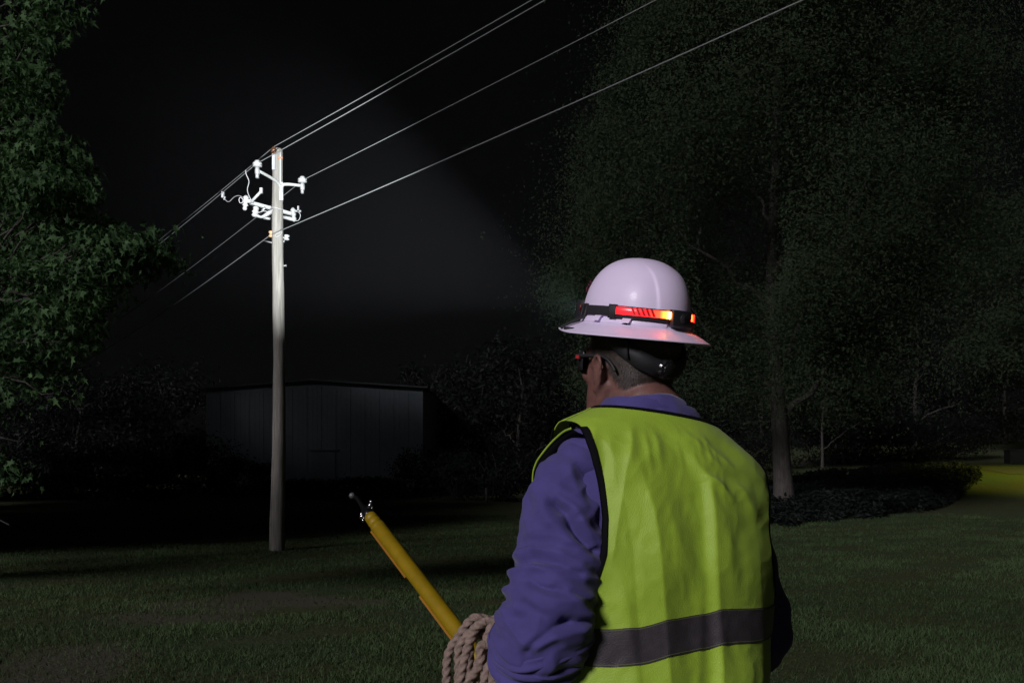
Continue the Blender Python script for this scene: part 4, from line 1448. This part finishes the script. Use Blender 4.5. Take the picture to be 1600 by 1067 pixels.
def body():
    mb = MB()
    # head
    a = np.linspace(0, 2 * math.pi, 48, endpoint=False)
    zs = np.linspace(-.128, .143, 40)
    V = np.array([HL(head_pt(a, np.full(48, z))) for z in zs]).reshape(-1, 3)
    mb.add(V, [tuple(f) for f in grid_faces(40, 48, False, True)] + [tuple(range(48))[::-1], tuple(39 * 48 + i for i in range(48))])
    h = lambda x, y, z: HL(np.array([x, y, z], float))
    # nose, brow, lips, chin
    chain(mb, [h(0, .098, .020), h(0, .108, .000), h(0, .122, -.020), h(0, .116, -.032)], [.009, .011, .014, .012])
    for s in (-1, 1):
        blob(mb, h(s * .012, .108, -.030), (.009, .010, .008), RH)
        chain(mb, [h(s * .012, .099, .026), h(s * .036, .094, .030), h(s * .056, .078, .024)], [.008, .009, .006])
        blob(mb, h(s * .045, .070, -.022), (.022, .022, .020), RH)
        # jaw and ear
        chain(mb, [h(s * .064, -.006, -.040), h(s * .060, .010, -.078), h(s * .040, .066, -.112), h(0, .090, -.120)], [.016, .018, .018, .020])
        ear = np.array([(0.0, .010, .010), (.008, -.004, .028), (.014, -.026, .031), (.014, -.034, .014), (.009, -.028, -.008), (.004, -.016, -.026), (0.0, -.004, -.031)])
        ear = np.array([h(s * (.079 + 1.3 * e[0]), 1.05 * e[1] + .018, 1.12 * e[2] - .017) for e in ear])
        chain(mb, ear, [.0050, .0055, .0055, .0052, .0052, .0065, .0060], 8)
        blob(mb, h(s * .083, .004, -.016), (.0070, .017, .030), RH)
    chain(mb, [h(-.022, .095, -.062), h(0, .102, -.060), h(.022, .095, -.062)], [.005, .0065, .005])
    chain(mb, [h(-.020, .094, -.074), h(0, .100, -.074), h(.020, .094, -.074)], [.005, .0075, .005])
    # neck and torso
    nb = TL(np.array([0, .018, 1.53]))
    chain(mb, [h(0, -.018, -.02), h(0, -.028, -.075), nb + (0, 0, .05), nb + (0, 0, -0.05)], [.064, .064, .068, .085], 28)
    zs = np.linspace(0.86, 1.565, 30)
    ph = np.linspace(-math.pi / 2, math.pi / 2, 24)
    rows = []
    for z in zs:
        gr_ = -.014 - 0.03 * float(sst(1.38, 1.46, z) * sst(1.58, 1.53, z))
        b_ = TL(tor(ph, np.full(24, z), -1, gr_))
        f_ = TL(tor(ph[::-1], np.full(24, z), 1, gr_))
        rows.append(np.concatenate([b_[:-1], f_[:-1]]))
    rows = np.array(rows)
    mm = rows.shape[1]
    mb.add(rows.reshape(-1, 3), [tuple(f) for f in grid_faces(30, mm, False, True)] + [tuple(range(mm))[::-1], tuple(29 * mm + i for i in range(mm))])
    # legs
    for s in (-1, 1):
        chain(mb, [TL(np.array([s * .09, 0, .93])), TL(np.array([s * .105, .01, .72])), TL(np.array([s * .11, .02, .50])), TL(np.array([s * .115, 0, .30])), TL(np.array([s * .12, -.02, .10]))], [.082, .078, .056, .054, .038], 18)
        chain(mb, [TL(np.array([s * .12, -.02, .06])), TL(np.array([s * .135, .13, .04]))], [.04, .034], 12)
    # left arm and the hand round the stick
    sh = TL(np.array([-.185, 0, 1.45]))
    fo = GRIP - L_ELBOW
    side = np.cross(SDIR, (0, 1, 0))
    side /= np.linalg.norm(side)
    pdir = L_ELBOW - GRIP
    pdir -= SDIR * (pdir @ SDIR)
    pdir /= np.linalg.norm(pdir)
    tdir = np.cross(SDIR, pdir)
    wrist = GRIP + pdir * 0.085 + SDIR * 0.012
    chain(mb, [sh + (0.01, 0, -0.03), (sh + L_ELBOW) / 2, L_ELBOW], [.046, .048, .044], 16)
    chain(mb, [L_ELBOW, L_ELBOW * .65 + wrist * .35, L_ELBOW * .3 + wrist * .7, wrist], [.044, .045, .034, .028], 16)
    Rp = np.stack([SDIR, tdir, pdir], 1)
    blob(mb, GRIP + pdir * 0.044 - tdir * 0.012, (.044, .018, .044), Rp)
    chain(mb, [wrist, GRIP + pdir * .045 - tdir * .01], [.027, .026], 12)
    for i, (off, rr, ln) in enumerate([(-.034, .0088, 1.0), (-.012, .0092, 1.06), (.010, .0090, 1.0), (.031, .0080, .88)]):
        pts = []
        for ang in np.linspace(-0.55, -0.55 - 4.3 * ln, 7):      # curl round the stick
            r_ = .0195 + rr * 0.95
            pts.append(GRIP + SDIR * off + (pdir * math.cos(ang) + tdir * math.sin(ang)) * r_)
        chain(mb, [GRIP + SDIR * off * .9 + pdir * .055 - tdir * .014] + pts, [rr * 1.1] * 2 + [rr] * 5 + [rr * .85], 8, 3)
    pts = [GRIP + pdir * .05 - SDIR * .022 + tdir * 0.004]
    for ang in np.linspace(0.35, 2.3, 4):
        pts.append(GRIP - SDIR * (.047 + .005 * ang) + (pdir * math.cos(ang) + tdir * math.sin(ang)) * .029)
    chain(mb, pts, [.012, .0115, .011, .0105, .009], 8, 3)
    # right arm, relaxed hand in front
    shr_ = TL(np.array([.185, 0, 1.45]))
    wr = R_CUFF + (R_CUFF - R_ELBOW) * 1.35 + np.array([0, 0.0, 0.02])
    chain(mb, [shr_ + (-0.015, 0, -0.03), (shr_ + R_ELBOW) / 2, R_ELBOW], [.040, .046, .042], 16)
    chain(mb, [R_ELBOW, R_CUFF, wr], [.043, .042, .027], 16)
    hd = wr - R_CUFF
    hd /= np.linalg.norm(hd)
    pn = np.array([-0.3, -0.2, -1.0])
    pn -= hd * (pn @ hd)
    pn /= np.linalg.norm(pn)
    sd_ = np.cross(hd, pn)
    Rp = np.stack([hd, sd_, pn], 1)
    blob(mb, wr + hd * .052, (.054, .040, .016), Rp)
    for off, rr, ln in [(-.030, .0085, .9), (-.010, .0090, 1.0), (.010, .0088, .95), (.029, .0078, .75)]:
        p0 = wr + hd * .085 + sd_ * off
        chain(mb, [wr + hd * .05 + sd_ * off * .8, p0, p0 + hd * .032 * ln + pn * .012, p0 + hd * .050 * ln + pn * .032, p0 + hd * .054 * ln + pn * .052], [rr * 1.1, rr, rr, rr * .95, rr * .8], 8, 3)
    chain(mb, [wr + hd * .022 - sd_ * .028, wr + hd * .045 - sd_ * .052 + pn * .01, wr + hd * .072 - sd_ * .060 + pn * .022, wr + hd * .092 - sd_ * .056 + pn * .034], [.013, .0115, .0105, .009], 8, 3)
    V, Fc = remeshed(*mb.out(), 0.0052, 3)
    bo = MAN.part('body', V, Fc, M['skin'])
    for s in (-1, 1):
        e = MB()
        blob(e, h(s * .032, .086, .008), (.0125, .0125, .0125), RH)
        MAN.part('eye', *e.out(), M['porcelain'], bo)


body()


def hair():
    r = np.random.default_rng(5)
    n = 15000
    psi = r.uniform(-2.0, 2.0, n)
    low = np.interp(np.abs(psi), [0, .5, .9, 1.25, 1.45, 1.62, 1.8, 2.0], [-.058, -.054, -.042, -.024, -.006, .012, -.018, .02])
    z = low + (0.085 - low) * r.random(n) ** 1.0 + r.normal(0, .002, n)
    k = r.random(n) < sst(-0.002, 0.014, z - low) + 0.25
    psi, z = psi[k], z[k]
    n = len(psi)
    P0 = head_pt(psi, z, 0.0002)
    ln = r.uniform(.008, .014, n)
    dp = r.normal(-0.05, .05, n)
    P1 = head_pt(psi + dp, z - ln * 0.9, 0.0028 + 0.0012 * r.random(n))
    t = head_pt(psi + .01, z, 0) - head_pt(psi - .01, z, 0)
    t /= np.linalg.norm(t, axis=1)[:, None]
    w = r.uniform(.0004, .0008, n)[:, None]
    V = np.stack([P0 - t * w, P0 + t * w, P1], 1).reshape(-1, 3)
    # close-cropped cap under the strands
    MAN.part('hair', HL(V), np.arange(n * 3).reshape(n, 3), M['hair'], label='short grey-brown hair below the hard hat', kind='stuff')
    ps = np.linspace(-1.95, 1.95, 70)
    lo = np.interp(np.abs(ps), [0, .5, .9, 1.25, 1.45, 1.62, 1.8, 2.0], [-.050, -.046, -.034, -.016, .002, .018, -.008, .03])
    rows = [HL(head_pt(ps, lo + (.12 - lo) * q, -0.002 + 0.004 * min(1, q * 4))) for q in np.linspace(0, 1, 20)]
    MAN.part('hair_cap', np.array(rows).reshape(-1, 3), grid_faces(20, 70), M['hair'])


hair()


def trousers():
    mb = MB()
    zs = np.linspace(0.78, 1.02, 12)
    a = np.linspace(0, 2 * math.pi, 40, endpoint=False)
    V = []
    for z in zs:
        V.append(TL(np.stack([.192 * np.cos(a), .135 * np.sin(a), np.full(40, z)], -1)))
    mb.add(np.array(V).reshape(-1, 3), [tuple(f) for f in grid_faces(12, 40, False, True)] + [tuple(range(40))[::-1], tuple(11 * 40 + i for i in range(40))])
    for s in (-1, 1):
        chain(mb, [TL(np.array([s * .095, 0, .88])), TL(np.array([s * .105, .01, .70])), TL(np.array([s * .11, .02, .50])), TL(np.array([s * .115, 0, .30])), TL(np.array([s * .12, -.02, .10]))], [.102, .098, .078, .074, .072], 22)
    V, Fc = remeshed(*mb.out(), 0.010, 4)
    V += (0.004 * N1(V * (1, 1, .7), 26.0))[:, None] * np.array([0.7, 0.7, 0])
    MAN.part('trousers', V, Fc, M['denim'])
    for s in (-1, 1):
        b = MB()
        chain(b, [TL(np.array([s * .12, -.02, .16])), TL(np.array([s * .12, -.015, .065]))], [.055, .056], 18)
        chain(b, [TL(np.array([s * .12, -.03, .058])), TL(np.array([s * .13, .07, .055])), TL(np.array([s * .138, .15, .045]))], [.050, .050, .042], 18)
        V, Fc = remeshed(*b.out(), 0.008, 3)
        V[:, 2] = np.maximum(V[:, 2], 0.018)
        bo = MAN.part('boot', V, Fc, M['boot'])
        so = MB()
        so.box(TL(np.array([s * .128, .055, .010])), (.10, .29, .020), rotz(YAW - s * 0.06))
        MAN.part('sole', *so.out(), M['trim'], bo, smooth=False)


trousers()

# ------------------------------------------------------------------ rope coil over the left forearm
def rope_coil():
    r = np.random.default_rng(12)
    top = np.array([0.0, 1.97, 1.10])
    T = Thing('rope_coil', 'coil of tan three-strand rope hanging over the man\'s left forearm', 'rope', (top[0], top[1], 0.62))
    sec = lambda a: 1.0 + 0.15 * np.cos(3 * a)
    n = 420
    th = np.linspace(0, 2 * math.pi, n, endpoint=False)
    specs = [  # left bulge column at the frame's lower edge, top row, top column, distance
        (698, 968, 742, 2.04), (712, 975, 752, 2.02), (728, 990, 748, 2.03), (722, 968, 762, 1.995), (742, 978, 768, 1.985), (752, 1000, 765, 2.01), (758, 965, 785, 1.965), (772, 960, 792, 1.95), (783, 970, 798, 1.94), (768, 985, 785, 1.93), (735, 1005, 760, 1.975), (790, 985, 808, 1.93)]
    for k, (lx, ty, tx, Yd) in enumerate(specs):
        pl, ptop = pt(lx, 1067, Yd), pt(tx, ty, Yd)
        zb = 0.62 + r.uniform(-.05, .05)
        xr = 0.055 + 0.012 * (k % 4)
        # closed hanging loop through top, left side, bottom and the hidden right side
        key = [ptop, pt(lx + (tx - lx) * (0.26 if k < 4 else 0.5), ty + (1067 - ty) * (0.34 if k < 4 else 0.48), Yd) + (0, 0.004, 0), pl, np.array([pl[0] - .01, Yd, .90]), np.array([pl[0] + .05, Yd + .01, zb + .07]),
               np.array([(pl[0] + xr) / 2 + .02, Yd + .015, zb]), np.array([xr, Yd + .03, zb + .10]), np.array([xr + .012, Yd + .045, .88]), np.array([xr, Yd + .045, 1.02]), np.array([xr * .6 + ptop[0] * .4, Yd + .03, ptop[2] - .022])]
        key = np.array(key)
        P = spline(np.vstack([key[-2:], key, key[:3]]), n * (len(key) + 4) // len(key))
        m0 = len(P) * 2 // (len(key) + 4)
        P = P[m0:m0 + n]
        P = P + 0.0040 * np.stack([np.sin(th * 5 + 1.7 * k), np.sin(th * 4 + 2 * k), np.cos(th * 6 + k)], -1)
        # seamless: blend the last samples to the first
        wq = np.linspace(0, 1, 10)[:, None]
        P[-10:] = P[-10:] * (1 - wq) + (P[0] - (P[1] - P[0]) * np.arange(10, 0, -1)[:, None]) * wq
        V, Fc = tube(P, 0.0086, 18, True, False, sec, 112.0)
        T.part('rope_loop', V, Fc, M['rope'])


rope_coil()

# ------------------------------------------------------------------ hard hat
HB = np.array([0.252, 2.045, 1.752])      # middle of the brim plane


def XL(P):
    return np.asarray(P, float) @ RH.T + HB


DA, DBk, DH = 0.1005, 0.1225, 0.137


def dome(psi, z, grow=0.0, e=2.45):
    q = np.clip(1 - np.clip(z / DH, 0, 1) ** e, 0, 1) ** (1 / e)
    s, c = np.sin(psi), np.cos(psi)
    x = -(DA * q + grow) * s
    y = -(DBk * q + grow) * c
    return np.stack([x, y, z + 0 * s], -1)


def hard_hat():
    T = Thing('hard_hat', 'white full-brim hard hat on the man\'s head', 'hard hat', HB)
    # shell
    n, m = 110, 200
    tt = np.linspace(0, 1, n) ** 0.9
    ang = tt * math.pi / 2
    psi = np.linspace(0, 2 * math.pi, m, endpoint=False)
    V = []
    for k in ang:
        z = DH * math.sin(k) ** (1 / 1.12)
        P = dome(psi, np.full(m, min(z, DH)), 0.0)
        if k > math.pi / 2 - 1e-6:
            P = np.zeros((m, 3)) + (0, 0, DH)
        V.append(P)
    V = np.array(V)
    # raised crown panel running front to back, its edge fading out towards the top
    x, y, z = V[..., 0], V[..., 1], V[..., 2]
    e = np.abs(x) - (0.043 - 0.004 * (z / DH))
    step = sst(0.0022, -0.0022, e) * 0.0026 * sst(0.022, 0.034, z) * sst(0.128, 0.095, z)
    nr = V / np.array([DA ** 2, DBk ** 2, DH ** 2])
    nr /= np.linalg.norm(nr, axis=-1)[..., None]
    V = V + nr * step[..., None]
    # seam fillet down to the brim
    sh = T.part('shell', XL(V.reshape(-1, 3)), grid_faces(n, m, False, True), M['helmet'])
    # brim with a turned lip
    rows = []
    BA, BB = 0.143, 0.172
    for q, zz in [(-0.06, .006), (0.0, .0035), (.06, .0005), (.2, -.003), (.4, -.0075), (.6, -.0125), (.8, -.018), (.93, -.0215), (.98, -.022), (1.0, -.0235), (.985, -.0255), (.93, -.0245), (.6, -.0155), (.3, -.009), (.0, -.004)]:
        ra, rb = DA + (BA - DA) * q, DBk + (BB - DBk) * q
        front = sst(0.2, 1.0, -np.cos(psi))
        droop = zz * (1 - 0.35 * front) + 0.0012 * np.cos(psi * 2) * q
        rows.append(np.stack([-ra * np.sin(psi), -rb * np.cos(psi) * (1 + 0.02 * front * q), droop], -1))
    V = np.array(rows)
    T.part('brim', XL(V.reshape(-1, 3)), grid_faces(len(rows), m, False, True), M['helmet'], label='white brim glowing pink under the red lights')
    # rain gutter moulding with gaps
    for p0, p1 in ((0.25, 0.90), (1.0, 2.6), (-0.9, -0.25), (-2.6, -1.0)):
        ps = np.linspace(p0, p1, 24)
        rr = [dome(ps, np.full(24, z_), g) for z_, g in ((.001, .0028), (.0085, .0030), (.0105, .0018), (.0105, -.001))]
        T.part('moulding', XL(np.array(rr).reshape(-1, 3)), grid_faces(4, 24), M['helmet'], sh)
    # accessory notch wedges
    for p in (0.95, -0.95, 1.5, -1.5):
        ps = np.linspace(p - .07, p + .07, 8)
        rr = [dome(ps + (.04 if z_ < .008 else 0), np.full(8, z_), g) for z_, g in ((.0035, .010), (.014, .0068), (.0145, .002))]
        T.part('slot_rib', XL(np.array(rr).reshape(-1, 3)), grid_faces(3, 8), M['helmet'], sh)
    # red script wordmark with a bolt on the front
    cu = bpy.data.curves.new('w', 'FONT')
    cu.body = 'Milwaukee'
    cu.shear = 0.28
    cu.size = 1.0
    cu.align_x, cu.align_y = 'CENTER', 'CENTER'
    cu.space_character = 0.9
    to = bpy.data.objects.new('w', cu)
    COL.objects.link(to)
    dg = bpy.context.evaluated_depsgraph_get()
    me = to.evaluated_get(dg).to_mesh()
    tv = np.array([v.co[:] for v in me.vertices])
    tf = [tuple(p.vertices) for p in me.polygons]
    bpy.data.objects.remove(to)
    bolt = np.array([(-2.3, -.62), (.35, -.42), (.25, -.55), (2.35, -.20), (.25, -.72), (.38, -.58)])
    bolt[:, 1] -= 0.05

    def wrap(uv):
        u_, v_ = uv[:, 0], uv[:, 1]
        sc = 0.0375
        p = math.pi - (-u_ * sc / 0.100)
        p = math.pi + u_ * sc / 0.098 * -1
        z_ = 0.073 + v_ * sc - 0.0 + 0.10 * u_ * sc
        return XL(dome(p, z_, 0.0068))
    # subdivide the bolt so that it follows the shell
    bb = []
    bf = []
    for i in range(40):
        f = i / 39
        xx = -2.3 + 4.65 * f
        up = np.interp(xx, [-2.3, .30, 2.35], [-.66, -.44, -.22])
        lo = np.interp(xx, [-2.3, .30, 2.35], [-.70, -.62, -.26])
        bb += [(xx, lo), (xx, up)]
    bf = [tuple(q) for q in grid_faces(40, 2)]
    T.part('logo', wrap(tv[:, :2]), tf, M['redmark'], label='red script wordmark on the hard hat front')
    T.part('logo_bolt', wrap(np.array(bb)), bf, M['redmark'])
    # suspension: band dropping to the nape, pad and ratchet knob
    ps = np.linspace(-1.45, 1.45, 70)

    def band(zlo, zhi, g, psr):
        zc = np.interp(np.abs(psr), [0, .35, .8, 1.2, 1.45], [.006, .010, .026, .044, .058])
        ww = np.interp(np.abs(psr), [0, .3, .7, 1.0, 1.45], [.026, .028, .034, .028, .020])
        rr = []
        for q, gg in ((0, g - .003), (.02, g), (.5, g + .002), (.98, g), (1, g - .003)):
            zq = zc + (q - .5) * ww
            rr.append(HL(head_pt(psr, zq, gg)))
        return np.array(rr)
    V = band(0, 0, .010, ps)
    nb = T.part('suspension_band', V.reshape(-1, 3), grid_faces(5, 70), M['blackplastic'])
    nb.modifiers.new('t', 'SOLIDIFY').thickness = 0.004
    psr = np.linspace(.62, .98, 16)
    V = band(0, 0, .0125, psr)
    T.part('pad', V.reshape(-1, 3), grid_faces(5, 16), M['greypad'], nb)
    psr = np.linspace(.20, .90, 24)
    V = band(0, 0, .0115, psr)
    T.part('sleeve', V.reshape(-1, 3), grid_faces(5, 24), M['blackplastic'], nb)
    kc = HL(head_pt(np.array([0.10]), np.array([.008]), .012))[0]
    out = (RH @ np.array([-.10, -1, -.12]))
    V, Fc = lathe(kc - out * .004, out, [(0, .014), (.002, .019), (.012, .0195), (.016, .017), (.017, .011), (.019, .010), (.020, .004)], 48)
    a = np.tile(np.linspace(0, 2 * math.pi, 48, endpoint=False), 7)
    ax = out / np.linalg.norm(out)
    rad = (V - kc) - ((V - kc) @ ax)[:, None] * ax
    V = V + rad * (0.06 * np.sign(np.sin(a * 8)))[:, None]
    T.part('ratchet_knob', V, Fc, mat('gloss_black', (0.012, 0.012, 0.014), 0.22), smooth=False)
    # inner cradle straps and brow band
    ps = np.linspace(0, 2 * math.pi, 80, endpoint=False)
    rr = np.array([HL(head_pt(ps, np.full(80, z_), .007)) for z_ in (.055, .085)])
    T.part('head_band', rr.reshape(-1, 3), grid_faces(2, 80, False, True), M['blackplastic'])
    for s in (-1, 1):
        a0 = HL(head_pt(np.array([s * .95]), np.array([.02]), .012))[0]
        a1 = XL(dome(np.array([s * 1.0]), np.array([.012]), -.006))[0]
        w = np.array([0.0, 0.010, 0])
        T.part('strap', np.array([a0 - w, a0 + w, a1 + w, a1 - w]), [(0, 1, 2, 3)], M['webbing']).modifiers.new('t', 'SOLIDIFY').thickness = 0.003
    # chin-strap clip under the brim
    c = XL(np.array([-.122, .055, -.019]))
    T.part('clip', *MB().box(c, (.012, .030, .009), RH).out(), M['blackplastic'], smooth=False)


hard_hat()


# ------------------------------------------------------------------ headlamp
def headlamp():
    T = Thing('headlamp', 'black headlamp strapped round the hard hat with glowing red rear bars', 'headlamp', XL(np.array([0, -.13, .02])))

    def strip(p0, p1, z0, z1, g0, g1, n=40, tilt=0.0):
        ps = np.linspace(p0, p1, n)
        rows = []
        for z_, g in ((z0, g0), (z0, g1), (z0 + .0015, g1 + .0012), (z1 - .0015, g1 + .0012), (z1, g1), (z1, g0)):
            rows.append(XL(dome(ps, np.full(n, z_), g)))
        V = np.array(rows)
        Fc = [tuple(f) for f in grid_faces(6, n, True, False)] + [tuple(i * n for i in range(6)), tuple(i * n + n - 1 for i in range(6))[::-1]]
        return V.reshape(-1, 3), Fc
    zl, zh = .0135, .0345
    T.part('strap', *strip(R(66), R(294), zl + .001, zh - .001, .0006, .0032, 120), M['webbing'])
    red = bpy.data.materials.new('red_light_bar')
    red.use_nodes = True
    nt = red.node_tree
    b = nt.nodes['Principled BSDF']
    b.inputs['Base Color'].default_value = (0.35, 0.01, 0.01, 1)
    b.inputs['Roughness'].default_value = 0.25
    at = nt.nodes.new('ShaderNodeAttribute')
    at.attribute_name = 'led'
    cr = nt.nodes.new('ShaderNodeValToRGB')
    el = cr.color_ramp.elements
    el[0].position, el[0].color = 0.0, (0.62, 0.003, 0.005, 1)
    el[1].position, el[1].color = 1.0, (5.0, 1.7, 0.16, 1)
    for p, c in ((0.55, (0.90, 0.006, 0.008, 1)), (0.78, (1.5, 0.028, 0.010, 1)), (0.90, (3.0, 0.20, 0.02, 1))):
        q = el.new(p)
        q.color = c
    nt.links.new(at.outputs['Fac'], cr.inputs[0])
    nt.links.new(cr.outputs[0], b.inputs['Emission Color'])
    b.inputs['Emission Strength'].default_value = 8.0
    for s in (1, -1):
        p0, p1 = R(11.5) * s, R(69) * s
        h = T.part('light_bar_housing', *strip(p0, p1, zl - .002, zh + .001, .0006, .0065, 50), M['blackplastic'])
        T.part('bar_end_clip', *strip(R(67) * s, R(74) * s, zl - .003, zh + .003, .0006, .0085, 10), M['blackplastic'], h)
        n = 60
        V, Fc = strip(R(12.5) * s, R(66.5) * s, zl + .0055, zh - .0012, .003, .0074, n)
        ob = T.part('red_light', V, Fc, red, h, label='glowing red light bar, brightest beside the black box')
        a = ob.data.attributes.new('led', 'FLOAT', 'POINT')
        a.data.foreach_set('value', np.tile(1 - np.linspace(0, 1, n), 6).astype(np.float32))
        for i in range(5):
            pc = R(31 + i * 4.6) * s
            w = R(1.35)
            zz0, zz1 = zl + .0062, zh - .0016
            q = []
            for g in (.0084, .0092):
                for pp, z_ in ((pc - w - R(1.6) * s, zz0), (pc + w - R(1.6) * s, zz0), (pc + w + R(1.6) * s, zz1), (pc - w + R(1.6) * s, zz1)):
                    q.append(XL(dome(np.array([pp]), np.array([z_]), g))[0])
            T.part('hatch_mark', np.array(q), [(0, 1, 2, 3), (7, 6, 5, 4), (0, 4, 5, 1), (1, 5, 6, 2), (2, 6, 7, 3), (3, 7, 4, 0)], M['hatch'], h, smooth=False)
    # rear module
    V, Fc = strip(R(-11.5), R(12.5), .006, .0375, .0005, .0170, 16)
    md = T.part('battery_box', V, Fc, M['blackplastic'])
    md.modifiers.new('b', 'BEVEL').width = 0.002
    c = XL(dome(np.array([0.01]), np.array([.022]), .0178))[0]
    out = RH @ np.array([0, -1.0, 0])
    T.part('button', *lathe(c, out, [(0, .0085), (.0015, .0085), (.002, .0070), (.0012, .0060), (.0022, .0055), (.0025, .002)], 24), mat('dark_rubber', (0.03, 0.03, 0.033), 0.5), md)
    # helmet clips at the left front
    for s in (1, -1):
        for p in (R(112), R(124)):
            pa = np.array([dome(np.array([p * s + d]), np.array([zh + .002]), .0045)[0] for d in (-.05, .05)])
            pm = np.array([dome(np.array([p * s + d]), np.array([zl - .003]), .0060)[0] for d in (-.05, .05)])
            q = p * s + 0.16 * s
            pb_ = np.array([[-.1425 * math.sin(q + d), -.172 * math.cos(q + d), -.0150] for d in (-.035, .035)])
            pc = pb_ * np.array([.985, .985, 1]) + (0, 0, -.009)
            ob = T.part('helmet_clip', XL(np.array([pa, pm, pb_, pc]).reshape(-1, 3)), grid_faces(4, 2), M['blackplastic'])
            ob.modifiers.new('t', 'SOLIDIFY').thickness = 0.004
        V, Fc = strip(R(133) * s, R(138) * s, zl + .008, zh, .004, .0075, 8)
        T.part('tilt_hinge', V, Fc, mat('dark_red_plastic', (0.16, 0.012, 0.015), 0.4))
    # lamp head at the front
    V, Fc = strip(R(158), R(202), .006, .046, .001, .028, 20)
    lh = T.part('lamp_head', V, Fc, M['blackplastic'])
    lc = XL(dome(np.array([math.pi]), np.array([.027]), .0295))[0]
    fw = RH @ np.array([0, 1.0, 0])
    T.part('lens', *lathe(lc, fw, [(0, .015), (.003, .015), (.005, .010)], 24), emit_mat('white_lens', (0.9, 0.97, 1.0), 4.0, (0.7, 0.7, 0.7)), lh)
    # its beam, aimed at the pole top
    ld = bpy.data.lights.new('beam', 'SPOT')
    ld.use_nodes = True
    nt = ld.node_tree
    em = nt.nodes['Emission']
    lf = nt.nodes.new('ShaderNodeLightFalloff')
    lf.inputs['Strength'].default_value = 1.0
    lf.inputs['Smooth'].default_value = 2.0
    nt.links.new(lf.outputs['Quadratic'], em.inputs['Strength'])
    em.inputs['Color'].default_value = (0.93, 0.97, 1.0, 1)
    ld.energy = 42000
    ld.spot_size = R(19.2)
    ld.spot_blend = 0.65
    ld.shadow_soft_size = 0.012
    lo = bpy.data.objects.new('beam', ld)
    COL.objects.link(lo)
    lo.parent = T.root
    src = lc + fw * 0.03
    lo.location = tuple(src - T.base)
    aim = pt(433, 287, PD)
    lo.rotation_euler = Vector(aim - src).to_track_quat('-Z', 'Y').to_euler()
    # added narrow spot at the lamp, lighting the oak leaves beside the hat
    ld = bpy.data.lights.new('added_leaf_spot', 'SPOT')
    ld.energy = 14000
    ld.color = (0.75, 0.95, 1.0)
    ld.spot_size = R(5)
    ld.spot_blend = 1.0
    ld.shadow_soft_size = 0.01
    lo = bpy.data.objects.new('added_leaf_spot', ld)
    COL.objects.link(lo)
    lo.parent = T.root
    lo.location = tuple(src - T.base)
    lo.rotation_euler = Vector(pt(858, 468, 32) - src).to_track_quat('-Z', 'Y').to_euler()


headlamp()


# ------------------------------------------------------------------ safety glasses
def glasses():
    T = Thing('safety_glasses', 'dark wraparound safety glasses with red-tipped arms on the man\'s face', 'glasses', HL(np.array([0, .11, .01])))
    h = lambda x, y, z: HL(np.array([x, y, z], float))
    for s in (-1, 1):
        P = spline([h(s * .0845, .078, .014), h(s * .0855, .040, .017), h(s * .0845, .0, .019), h(s * .0850, -.020, .015), h(s * .0835, -.036, .004), h(s * .081, -.044, -.007)], 26)
        t = T.part('temple', *tube(P, np.linspace(.0042, .0030, 26), 8), M['blackplastic'])
        T.part('red_tip', *MB().box(h(s * .0875, .070, .012), (.004, .011, .007), RH).out(), M['redplastic'], t, smooth=False)
        ps = np.linspace(math.pi - 0.06 * s * 0, math.pi + 0 * s, 2)
        rows = []
        aa = np.linspace(0.10, 1.28, 18)
        for z_, g in ((-.022, .016), (-.012, .019), (.004, .020), (.018, .019), (.026, .017)):
            rows.append([h(s * (.080 + g * .35) * math.sin(q), .030 + (.082 + g) * math.cos(q), z_ * (1 - .35 * max(0, q - .8)) + (.004 if q > .8 else 0)) for q in aa])
        ob = T.part('lens', np.array(rows).reshape(-1, 3), grid_faces(5, 18), M['lens'])
        ob.modifiers.new('t', 'SOLIDIFY').thickness = 0.002
    T.part('bridge', *tube(spline([h(-.012, .128, .012), h(0, .131, .016), h(.012, .128, .012)], 8), .0035, 8), M['blackplastic'])


glasses()


# ------------------------------------------------------------------ damp night air that shows the beam
def haze():
    x0, x1, y0, y1, z0, z1 = -110.0, 110.0, -35.0, 125.0, -1.2, 29.0
    m = bpy.data.materials.new('night_air')
    m.use_nodes = True
    nt = m.node_tree
    nt.nodes.remove(nt.nodes['Principled BSDF'])
    v = nt.nodes.new('ShaderNodeVolumePrincipled')
    v.inputs['Color'].default_value = (0.9, 0.92, 1.0, 1)
    v.inputs['Density'].default_value = 0.00006
    v.inputs['Anisotropy'].default_value = 0.0
    nt.links.new(v.outputs[0], nt.nodes['Material Output'].inputs['Volume'])
    single('haze', *MB().box(((x0 + x1) / 2, (y0 + y1) / 2, (z0 + z1) / 2), (x1 - x0, y1 - y0, z1 - z0)).out(), m, 'thin night haze that the headlamp beam shows in', 'haze', kind='stuff', smooth=False)


haze()
